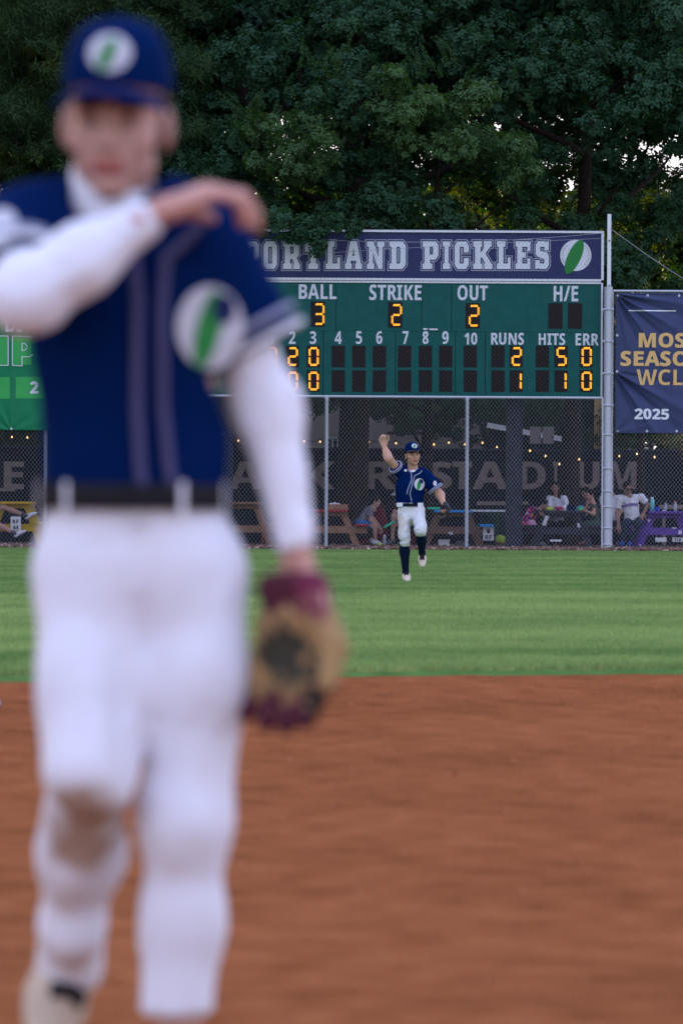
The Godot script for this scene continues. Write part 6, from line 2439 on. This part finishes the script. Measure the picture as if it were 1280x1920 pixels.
func spectators() -> void:
	var o := {"size": .86, "face": Vector3(.92, -.12, .38), "skin": Color(.42, .24, .19), "shirt": Color(.15, .14, .18), "sleeve": .62, "pants": Color(.016, .12, .34), "leg": .75, "hair": Color(.012, .009, .009), "shoes": Color(.55, .56, .62), "foot": Vector3(1, 0, .25), "hand": "curled"}
	figure("boy in grey shirt and blue shorts leaning forward on red bench", 92.3, {"pelvis": [673, 981, .0], "neck": [697, 951, .0], "head": [705, 941, .04], "sh1": [690, 957, -.14], "sh2": [693, 957, .14], "el1": [700, 973, -.12], "wr1": [712, 988, -.06], "el2": [695, 975, .16], "wr2": [708, 989, .1], "kn1": [700, 984, -.07], "an1": [700, 1013, -.08], "kn2": [701, 987, .1], "an2": [704, 1015, .08]}, o)
	o = {"size": .95, "face": Vector3(-.6, -.2, .75), "skin": Color(.38, .22, .17), "shirt": Color(.02, .02, .026), "sleeve": .5, "pants": Color(.10, .07, .07), "leg": .7, "hair": Color(.02, .015, .012), "shoes": Color(.08, .08, .1), "foot": Vector3(-.6, 0, .6), "hand": "grip"}
	figure("seated person in pale hat half hidden behind the running outfielder", 92.5, {"pelvis": [762, 981, .0], "neck": [752, 942, .05], "head": [747, 926, .08], "sh1": [742, 947, .0], "sh2": [768, 947, -.05], "el1": [738, 966, .1], "wr1": [742, 977, .24], "el2": [770, 966, .06], "wr2": [748, 974, .26], "kn1": [738, 968, .36], "an1": [735, 1013, .30], "kn2": [757, 970, .42], "an2": [757, 1014, .36]}, o)
	sun_hat(o)
	o = {"size": .95, "face": Vector3(-.25, -.15, .9), "skin": Color(.30, .17, .13), "shirt": Color(.52, .53, .60), "sleeve": .8, "pants": Color(.02, .02, .03), "hair": Color(.014, .010, .010), "style": "long"}
	figure("woman in white cardigan with long dark hair behind the slate table", 93.0, {"pelvis": [1043, 985, .0], "neck": [1043, 932, .05], "head": [1040, 914, .1], "sh1": [1029, 936, .05], "sh2": [1057, 936, .05], "el1": [1028, 955, .2], "wr1": [1036, 956, .4], "el2": [1061, 955, .2], "wr2": [1055, 957, .4], "kn1": [1034, 985, .4], "an1": [1034, 1017, .4], "kn2": [1054, 985, .4], "an2": [1054, 1017, .4]}, o)
	o = {"size": .8, "face": Vector3(.8, -.5, .4), "skin": Color(.36, .21, .16), "shirt": Color(.03, .03, .04), "sleeve": .45, "pants": Color(.02, .02, .028), "hair": Color(.012, .010, .012), "shoes": Color(.2, .2, .22), "foot": Vector3(1, 0, .2)}
	figure("child with floral backpack slumped over the slate table", 92.1, {"pelvis": [990, 987, .0], "neck": [1009, 955, .05], "head": [1020, 946, .06], "sh1": [1005, 960, -.1], "sh2": [1005, 960, .18], "el1": [1022, 965, -.1], "wr1": [1036, 957, -.1], "el2": [1018, 966, .2], "wr2": [1030, 957, .22], "kn1": [1012, 985, -.05], "an1": [1010, 1016, -.05], "kn2": [1013, 986, .1], "an2": [1011, 1017, .1]}, o)
	backpack(o)
	o = {"size": .84, "face": Vector3(-.93, -.12, .34), "skin": Color(.46, .25, .20), "shirt": Color(.055, .085, .06), "sleeve": 0.0, "pants": Color(.05, .085, .065), "hair": Color(.016, .011, .010), "style": "bun", "shoes": Color(.35, .2, .16), "foot": Vector3(-1, 0, .2)}
	figure("girl in sage green top resting her chin on her hand", 92.1, {"pelvis": [1116, 983, .0], "neck": [1112, 945, .02], "head": [1106, 929, .06], "sh1": [1113, 950, .15], "sh2": [1111, 950, -.12], "el1": [1112, 964, .22], "wr1": [1097, 958, .26], "el2": [1097, 954, -.05], "wr2": [1102, 941, .04], "kn1": [1094, 984, .12], "an1": [1098, 1014, .12], "kn2": [1096, 983, -.06], "an2": [1100, 1014, -.06]}, o)
	o = {"size": .9, "face": Vector3(-.7, -.3, .5), "skin": Color(.26, .15, .12), "shirt": Color(.03, .035, .05), "sleeve": .6, "pants": Color(.02, .02, .03), "hair": Color(.014, .010, .010)}
	figure("dark haired person leaning in just behind the girl in green", 93.3, {"pelvis": [1104, 985, .0], "neck": [1101, 940, .05], "head": [1097, 924, .1], "sh1": [1092, 944, .0], "sh2": [1112, 944, .0], "el1": [1088, 958, .12], "wr1": [1084, 958, .3], "el2": [1115, 960, .1], "wr2": [1105, 962, .25], "kn1": [1096, 985, .3], "an1": [1096, 1016, .3], "kn2": [1112, 985, .3], "an2": [1112, 1016, .3]}, o)
	o = {"size": 1.0, "face": Vector3(.3, -.1, .9), "skin": Color(.33, .19, .15), "shirt": Color(.48, .48, .55), "sleeve": .6, "pants": Color(.02, .025, .04), "hair": Color(.02, .015, .012), "shoes": Color(.1, .1, .12), "foot": Vector3(.2, 0, 1)}
	figure("person in white shirt mostly hidden behind the tall steel pole", 93.2, {"pelvis": [1146, 983, .0], "neck": [1146, 928, .0], "head": [1142, 910, .04], "sh1": [1129, 934, .0], "sh2": [1162, 934, .0], "el1": [1128, 958, .06], "wr1": [1134, 974, .2], "el2": [1163, 958, .06], "wr2": [1156, 974, .2], "kn1": [1138, 984, .4], "an1": [1138, 1016, .36], "kn2": [1156, 984, .4], "an2": [1156, 1016, .36]}, o)
	o = {"size": 1.02, "face": Vector3(.3, -.35, .85), "skin": Color(.30, .175, .135), "shirt": Color(.60, .60, .66), "sleeve": .72, "pants": Color(.018, .028, .05), "hair": Color(.012, .010, .010), "shoes": Color(.02, .05, .22), "foot": Vector3(-.2, 0, 1), "shades": true, "up": Vector3(-.15, 1, 0)}
	figure("man in white button jersey and sunglasses seated by the purple table", 91.7, {"pelvis": [1186, 979, .0], "neck": [1180, 930, .03], "head": [1175, 915, .09], "sh1": [1162, 935, .02], "sh2": [1201, 932, .02], "el1": [1156, 962, .05], "wr1": [1159, 984, .2], "el2": [1213, 947, .0], "wr2": [1206, 962, .1], "kn1": [1172, 983, .40], "an1": [1166, 1016, .36], "kn2": [1196, 983, .42], "an2": [1180, 1016, .30]}, o)
	jersey_print(o)
	o = {"size": 1.0, "face": Vector3(.9, .1, .4), "skin": Color(.40, .235, .19), "shirt": Color(.05, .06, .09), "sleeve": .6, "pants": Color(.03, .04, .09), "leg": .55, "hair": Color(.03, .02, .015), "sock": Color(.07, .075, .09), "shoes": Color(.6, .6, .66), "foot": Vector3(.75, 0, .2), "foot_y": .45}
	figure("person stretching bare legs with grey socks beside the yellow table", 91.5, {"pelvis": [-50, 972, .0], "neck": [-74, 930, .0], "head": [-78, 912, .03], "sh1": [-70, 938, .17], "sh2": [-76, 938, -.17], "el1": [-62, 958, .22], "wr1": [-48, 966, .2], "el2": [-82, 958, -.2], "wr2": [-66, 970, -.2], "kn1": [-6, 982, .12], "an1": [31, 1002, .14], "kn2": [6, 950, -.1], "an2": [52, 968, -.16]}, o)
	o = {"size": 1.0, "face": Vector3(.4, 0, .9), "skin": Color(.40, .24, .19), "shirt": Color(.01, .02, .08), "sleeve": .7, "pants": Color(.66, .66, .70), "hair": Color(.03, .02, .015), "sock": Color(.01, .015, .04), "shoes": Color(.30, .31, .36), "foot": Vector3(.9, 0, .3), "foot_y": 0.0}
	figure("infielder at the left edge with only one shoe showing", 23.4, {"pelvis": [-110, 940, .0], "neck": [-110, 760, .0], "head": [-108, 690, .03], "sh1": [-180, 780, .0], "sh2": [-45, 780, .0], "el1": [-195, 880, .02], "wr1": [-170, 960, .12], "el2": [-62, 880, .02], "wr2": [-70, 965, .12], "kn1": [-150, 1120, .05], "an1": [-160, 1295, .0], "kn2": [-85, 1120, .05], "an2": [-62, 1300, .0]}, o)

func sun_hat(o: Dictionary) -> void:
	var hx: Transform3D = o.hx
	var h := Node3D.new()
	h.name = "sun_hat"
	o.node.add_child(h, true)
	h.transform = hx
	put("hat_crown", lathemesh([Vector2(.092, .03), Vector2(.090, .09), Vector2(.07, .125), Vector2(.001, .135)], 20), M.hat, h)
	put("hat_brim", lathemesh([Vector2(.090, .035), Vector2(.13, .025), Vector2(.17, .005), Vector2(.17, .001), Vector2(.09, .03)], 24), M.hat, h)

func backpack(o: Dictionary) -> void:
	var b := thing("backpack", "pink floral backpack on the slumped child's back", "backpack", W(987, 990, 92.0))
	var F := Field.new()
	F.blend = .03
	F.bone(Vector3(-.03, .06, 0), Vector3(.10, .36, 0), .10, .085, -1, Vector3(1, 1, .95))
	F.bone(Vector3(-.10, .06, .02), Vector3(-.03, .22, .02), .07, .055)
	var pn := noise(401, 9.0, 1, FastNoiseLite.TYPE_CELLULAR)
	pn.cellular_return_type = FastNoiseLite.RETURN_CELL_VALUE
	put("bag", join([F.surface(.012, func(p: Vector3, n: Vector3):
		var v := pn.get_noise_3dv(p * 2.2)
		if v > .6: return Color(.02, .03, .12)
		if v > .4: return Color(.55, .30, .05)
		if v < -.75: return Color(.5, .45, .5)
		if v < -.4: return Color(.22, .012, .05)
		return Color(.55, .03, .16))]), M.cloth, b)
	var st := ST()
	tube(st, PackedVector3Array([Vector3(.10, .43, .02), Vector3(.18, .40, .06), Vector3(.20, .28, .08), Vector3(.12, .14, .06)]), PackedFloat32Array([.016]), 6, 0)
	put("strap", done(st), M.pink, b)

func jersey_print(o: Dictionary) -> void:
	var F: Field = o.shirt_field
	var base: Vector3 = o.base
	var on := func(p: Vector2, lift: float) -> Vector3:
		return Vector3(p.x, p.y, F.front(p.x, p.y, .6, -.3) + lift)
	var a := W(1167, 951, 91.6) - base
	var word := lettering("MARINERS", .30, .062, .004, 0.8)
	put("lettering", bend(word, func(v):
		var u: float = v.x / .30 - .5
		return on.call(Vector2(a.x + v.x, a.y + v.y + .022 - .09 * u * u + u * .03), .008 + v.z * 0.3)), M.paint_purple, o.shirt_node)
	var st := ST()
	var pts := PackedVector3Array()
	for i in 12:
		var p := W(1180 + i * .25, 936 + i * 3.0, 91.6) - base
		pts.append(on.call(Vector2(p.x, p.y), .003))
	tube(st, pts, PackedFloat32Array([.004]), 5)
	put("button_seam", done(st), M.piping, o.shirt_node)

# ---------------------------------------------------------------- small things
func sign_card(label: String, at: Vector3, w: float, h: float, lines: Array, parent_turn := 0.0) -> void:
	var s := thing("sign", label, "sign", at, parent_turn)
	put("board", boxmesh(Vector3(w, h, 0.02)), M.white_paint, s, Vector3(0, h * 0.5, 0))
	var n := lines.size()
	for i in n:
		var lh: float = h * 0.75 / max(n, 2) * 0.8
		var m := lettering(lines[i], minf(w * .8, lh * lines[i].length() * .75), lh, 0.004, 0.3)
		put("lettering", m, M.black, s, Vector3(-minf(w * .8, lh * lines[i].length() * .75) * 0.5, h * (0.9 - (i + 1) * 0.85 / max(n, 2)), 0.011))

func bottle(label: String, at: Vector3, h: float, r: float, m: Material, capm: Material) -> void:
	var b := thing("bottle", label, "bottle", at)
	put("flask", lathemesh([Vector2(.001, 0), Vector2(r, 0.0), Vector2(r, h * .72), Vector2(r * .85, h * .8), Vector2(r * .5, h * .86), Vector2(r * .5, h * .9)], 14), m, b)
	put("lid", lathemesh([Vector2(r * .6, h * .86), Vector2(r * .62, h * .98), Vector2(r * .4, h), Vector2(.001, h)], 12), capm, b)

func build_small_things() -> void:
	var tb := 0.79 + 0.002      # top of the tables above the field
	# on the slate table
	var at := func(px: float, y: float, d: float) -> Vector3: return Vector3(W(px, 950, d).x, y, -d)
	var lime := lin(.42, .58, .05, 0.5)
	var pink := M.pink as StandardMaterial3D
	var teal := lin(.06, .30, .34, 0.5)
	tag(put("snack_bag", lumpy(Vector3(.075, .04, .05), 3), lime, null, at.call(1030, tb + .036, 91.5)), "lime green snack bag on the slate table", "bag")
	var bowl := put("bowl", lathemesh([Vector2(.001, .0), Vector2(.04, .0), Vector2(.07, .05), Vector2(.085, .075), Vector2(.08, .078), Vector2(.001, .06)], 16), pink, null, at.call(1047, tb, 91.5))
	tag(bowl, "hot pink bowl on the slate table", "bowl")
	tag(put("cup", lathemesh([Vector2(.001, .0), Vector2(.032, .0), Vector2(.042, .11), Vector2(.039, .11), Vector2(.03, .01), Vector2(.001, .01)], 14), M.white_paint, null, at.call(1057, tb, 91.6)), "white paper cup beside the pink bowl", "cup")
	var cool := thing("lunch_box", "navy blue lunch box on the slate table", "lunch box", at.call(1069, tb, 91.7))
	put("box", boxmesh(Vector3(.15, .09, .12)), M.navy_cloth, cool, Vector3(0, .045, 0))
	put("lid", boxmesh(Vector3(.156, .022, .126)), M.navy_dark, cool, Vector3(0, .102, 0))
	put("handle", tubemesh([Vector3(-.05, .112, 0), Vector3(-.04, .145, 0), Vector3(.04, .145, 0), Vector3(.05, .112, 0)], [.006], 6), M.navy_dark, cool)
	tag(put("ball", lumpy(Vector3(.036, .036, .036), 0), lin(.08, .55, .10, .5), null, at.call(1087, tb + .035, 91.45)), "small green ball on the slate table", "ball")
	teal_cap("teal baseball cap lying on the far side of the slate table", at.call(1087, tb, 92.6), teal)
	teal_cap("pale pink cap lying on the slate table's bench", at.call(996, .508, 91.7), M.pink_pale)
	paper("white paper hanging from the slate table near the backpack", W(1022, 976, 91.4), Vector2(.075, .20), .35)
	paper("torn white paper stuck to the slate table leg", W(1084, 985, 91.6), Vector2(.05, .09), -.2)
	sign_plate("narrow white strip fixed to the slate table crossbeam", W(1041, 1013.5, 91.57), Vector2(.23, .04), "")
	# blue table
	var bat := thing("foam_bat", "green foam bat lying on the blue table top", "bat", at.call(815, tb + .03, 91.45))
	put("barrel", tubemesh([Vector3(-.15, 0, 0), Vector3(-.13, 0, 0), Vector3(.1, 0, 0), Vector3(.18, 0, 0)], [.012, .026, .024, .018], 10), M.mint, bat)
	put("grip", tubemesh([Vector3(.181, 0, 0), Vector3(.34, 0, 0), Vector3(.36, 0, 0)], [.012, .011, .018], 8), M.black, bat)
	sign_card("white sign with letters RF fixed behind the blue bench end", W(915, 1008.5, 91.55) * Vector3(1, 0, 1) + Vector3(0, .19, 0), .21, .30, ["•", "RF"])
	sign_plate("white painted number ten on the blue table crossbeam", W(844, 1000, 91.58), Vector2(.0, .05), "10")
	var tub := thing("white_tub", "white plastic tub under the blue topped table", "tub", at.call(832, .03, 92.0))
	put("body", boxmesh(Vector3(.22, .145, .25)), M.white_paint, tub, Vector3(0, .075, 0))
	put("lid", boxmesh(Vector3(.235, .02, .265)), M.white_trim, tub, Vector3(0, .16, 0))
	tag(put("grey_rock", lumpy(Vector3(.11, .085, .1), 5), M.rock, null, at.call(862, .09, 92.1)), "grey rock under the blue topped table", "rock")
	tag(put("lime_bag", lumpy(Vector3(.10, .09, .09), 7), lime, null, at.call(938, .20, 92.6)), "lime green bag on a stump beside the support column", "bag")
	tag(put("stump", lathemesh([Vector2(.13, .0), Vector2(.115, .06), Vector2(.11, .115), Vector2(.001, .12)], 12), M.wood_dark, null, at.call(938, .03, 92.6)), "low stump under the lime green bag", "stump")
	# red table
	var crate := thing("wooden_crate", "open wooden crate on the red table top", "crate", at.call(634, tb, 91.8))
	for s in [-1, 1]:
		put("side_board", boxmesh(Vector3(.38, .10, .018)), M.wood, crate, Vector3(0, .052, s * .13))
		put("end_board", boxmesh(Vector3(.018, .10, .24)), M.wood, crate, Vector3(s * .18, .052, 0))
	put("bottom_board", boxmesh(Vector3(.34, .012, .24)), M.wood, crate, Vector3(0, .008, 0))
	for k in 3: tag(put("white_napkin", lumpy(Vector3(.04, .022, .03), 11 + k), M.white_paint, null, at.call(621 + k * 6, tb + .105 + .015 * (k % 2), 91.8)), ["crumpled white napkin in the wooden crate, nearest the fence post", "crumpled white napkin in the middle of the wooden crate", "crumpled white napkin at the far side of the wooden crate"][k], "napkin", "napkins in the crate")
	var bag := thing("duffel_bag", "maroon duffel bag standing behind the boy in grey", "bag", at.call(712, .03, 92.9))
	put("body", lumpy(Vector3(.16, .40, .14), 9), M.maroon, bag, Vector3(0, .40, 0))
	put("strap", tubemesh([Vector3(-.1, .7, .08), Vector3(-.06, .86, .1), Vector3(.06, .86, .1), Vector3(.1, .7, .08)], [.014], 6), M.maroon, bag)
	tag(put("duffel_bag", lumpy(Vector3(.12, .09, .12), 13), M.maroon, null, at.call(682, .12, 92.6)), "small maroon bag under the red bench", "bag")
	tag(put("duffel_bag", lumpy(Vector3(.10, .16, .12), 14), M.maroon, null, at.call(774, .19, 92.9)), "maroon bag seen between the outfielder's legs", "bag")
	var bat2 := thing("foam_bat", "green foam bat held by the person in the pale hat", "bat", W(732, 982, 92.0))
	bat2.rotation.z = 0.52
	put("barrel", tubemesh([Vector3(-.16, 0, 0), Vector3(-.14, 0, 0), Vector3(.02, 0, 0), Vector3(.1, 0, 0)], [.012, .028, .026, .016], 10), M.mint, bat2)
	put("grip", tubemesh([Vector3(.101, 0, 0), Vector3(.24, 0, 0), Vector3(.26, 0, 0)], [.013, .012, .019], 8), M.black, bat2)
	bottle("clear bottle standing between the boy and the person in the hat", at.call(721, .03 , 92.1), .26, .035, M.clear, M.white_paint)
	tag(put("ball", lumpy(Vector3(.05, .05, .05), 0), lime, null, at.call(711, .085, 92.0)), "lime yellow ball in front of the boy's shoes", "ball")
	tag(put("ball", lumpy(Vector3(.035, .035, .035), 0), lime, null, at.call(744, .065, 92.3)), "lime yellow ball by the hat wearer's feet", "ball")
	# purple table
	bottle("tall aqua water bottle on the purple table", at.call(1221.5, tb, 91.6), .28, .045, teal_light(), M.white_paint)
	tag(put("cloth_cap", lumpy(Vector3(.055, .04, .05), 21), lin(.01, .05, .45, .6), null, at.call(1231, tb + .038, 91.6)), "royal blue crumpled cloth on the purple table", "cloth")
	bottle("clear water bottle with red lid on the purple table", at.call(1265, tb, 91.7), .20, .034, M.clear, M.coral)
	bottle("clear squat bottle in the middle of the purple table", at.call(1247, tb, 91.9), .17, .030, M.clear, M.steel_wire)
	tag(put("napkin", lumpy(Vector3(.03, .012, .03), 22), M.white_paint, null, at.call(1243, tb + .012, 91.5)), "small white napkin on the purple table", "napkin")
	sign_plate("white triangle sticker on the purple table leg", W(1215.5, 977, 91.622), Vector2(.06, .07), "", true)
	sign_plate("round white sticker on the purple crossbeam", W(1274, 998, 91.58), Vector2(.065, .075), "")
	sign_plate("short white sticker on top of the purple crossbeam", W(1263, 990, 91.58), Vector2(.085, .022), "")
	sign_plate("white sticker at the foot of the purple table leg", W(1199, 1022, 91.62), Vector2(.035, .03), "")
	sign_plate("faded white plate hanging under the purple crossbeam", W(1238, 1012, 91.62), Vector2(.22, .085), "", false, .13)
	sign_plate("white plate with dark characters under the purple crossbeam", W(1270, 1012, 91.62), Vector2(.22, .085), "51A", false, .13)
	var bench := thing("far_bench", "pale grey bench beyond the purple table", "bench", at.call(1285, .03, 94.2))
	put("seat_plank", boxmesh(Vector3(1.1, .08, .3)), M.screen_letter, bench, Vector3(0, .84, 0))
	for x in [-.45, .45]: put("leg", boxmesh(Vector3(.06, .8, .06)), M.screen_letter, bench, Vector3(x, .4, 0))
	tag(put("ball", lumpy(Vector3(.04, .04, .04), 0), lime, null, at.call(1177, .08, 92.6)), "lime ball beside the seated man's shins", "ball")
	# yellow table
	sign_card("white sign reading RF 44 on the yellow table", W(30, 994, 91.5), .20, .27, ["RF", "44"])
	# left of the arm
	var reel := thing("red_stake", "thin red stake in the mulch near the wooden table", "stake", at.call(492, .02, 91.0))
	put("shaft", tubemesh([Vector3(0, 0, 0), Vector3(.01, .55, 0)], [.007], 6), M.coral, reel)
	put("foot", boxmesh(Vector3(.16, .025, .05)), M.coral, reel, Vector3(-.03, .03, 0))

func teal_light() -> Material: return M.aqua

func teal_cap(label: String, at: Vector3, m: Material) -> void:
	var c := thing("cap", label, "cap", at)
	put("crown_panels", lathemesh([Vector2(.09, .0), Vector2(.092, .03), Vector2(.075, .075), Vector2(.03, .1), Vector2(.001, .104)], 18), m, c)
	put("brim", sheet(14, 3, func(u, v):
		var a := lerpf(.1, .9, u) * PI
		return Vector3(cos(a) * lerpf(.09, .10, v), .008 - .01 * v * v, sin(a) * lerpf(.09, .165, v)).rotated(Vector3.UP, .9)), m, c)

func paper(label: String, at: Vector3, s: Vector2, tilt: float) -> void:
	var p := put("paper", sheet(5, 8, func(u, v): return Vector3((u - .5) * s.x, (.5 - v) * s.y, .012 * sin(v * 4.0 + u * 2.0))), M.white_paint, null, at)
	p.rotation.z = -tilt
	tag(p, label, "paper")

func sign_plate(label: String, at: Vector3, s: Vector2, txt: String, tri := false, hang := 0.0) -> void:
	var p := thing("label_plate", label, "sticker", at)
	if tri: put("sticker_face", plate(PackedVector2Array([Vector2(-s.x * .5, s.y * .5), Vector2(s.x * .5, s.y * .4), Vector2(0, -s.y * .5)]), .004), M.white_paint, p)
	elif s.x > 0: put("sticker_face", boxmesh(Vector3(s.x, s.y, .008)), M.white_paint, p)
	if hang > 0.0:
		for k in [-0.4, 0.4]: put("hanger", pipe(Vector3(k * s.x, s.y * 0.5, 0), Vector3(k * s.x, s.y * 0.5 + hang, 0), 0.004, 5), M.steel_wire, p)
	if txt:
		var w := txt.length() * .045
		var h: float = s.y * (.75 if s.x > 0 else 1.2)
		put("lettering", lettering(txt, w, h, .004, .4), M.black if s.x > 0 else M.white_paint, p, Vector3(-w * .5, -h * .5, .005))

func lumpy(r: Vector3, sd: int) -> ArrayMesh:
	var F := Field.new()
	F.ball(Vector3.ZERO, r, .02)
	if sd > 0:
		F.folds = noise(sd, 3.0 / max(r.x, r.y), 3)
		F.fold_amp = min(r.x, r.y, r.z) * .35
	return join([F.surface(max(r.x, r.y, r.z) / 9.0, plain(Color.WHITE))])
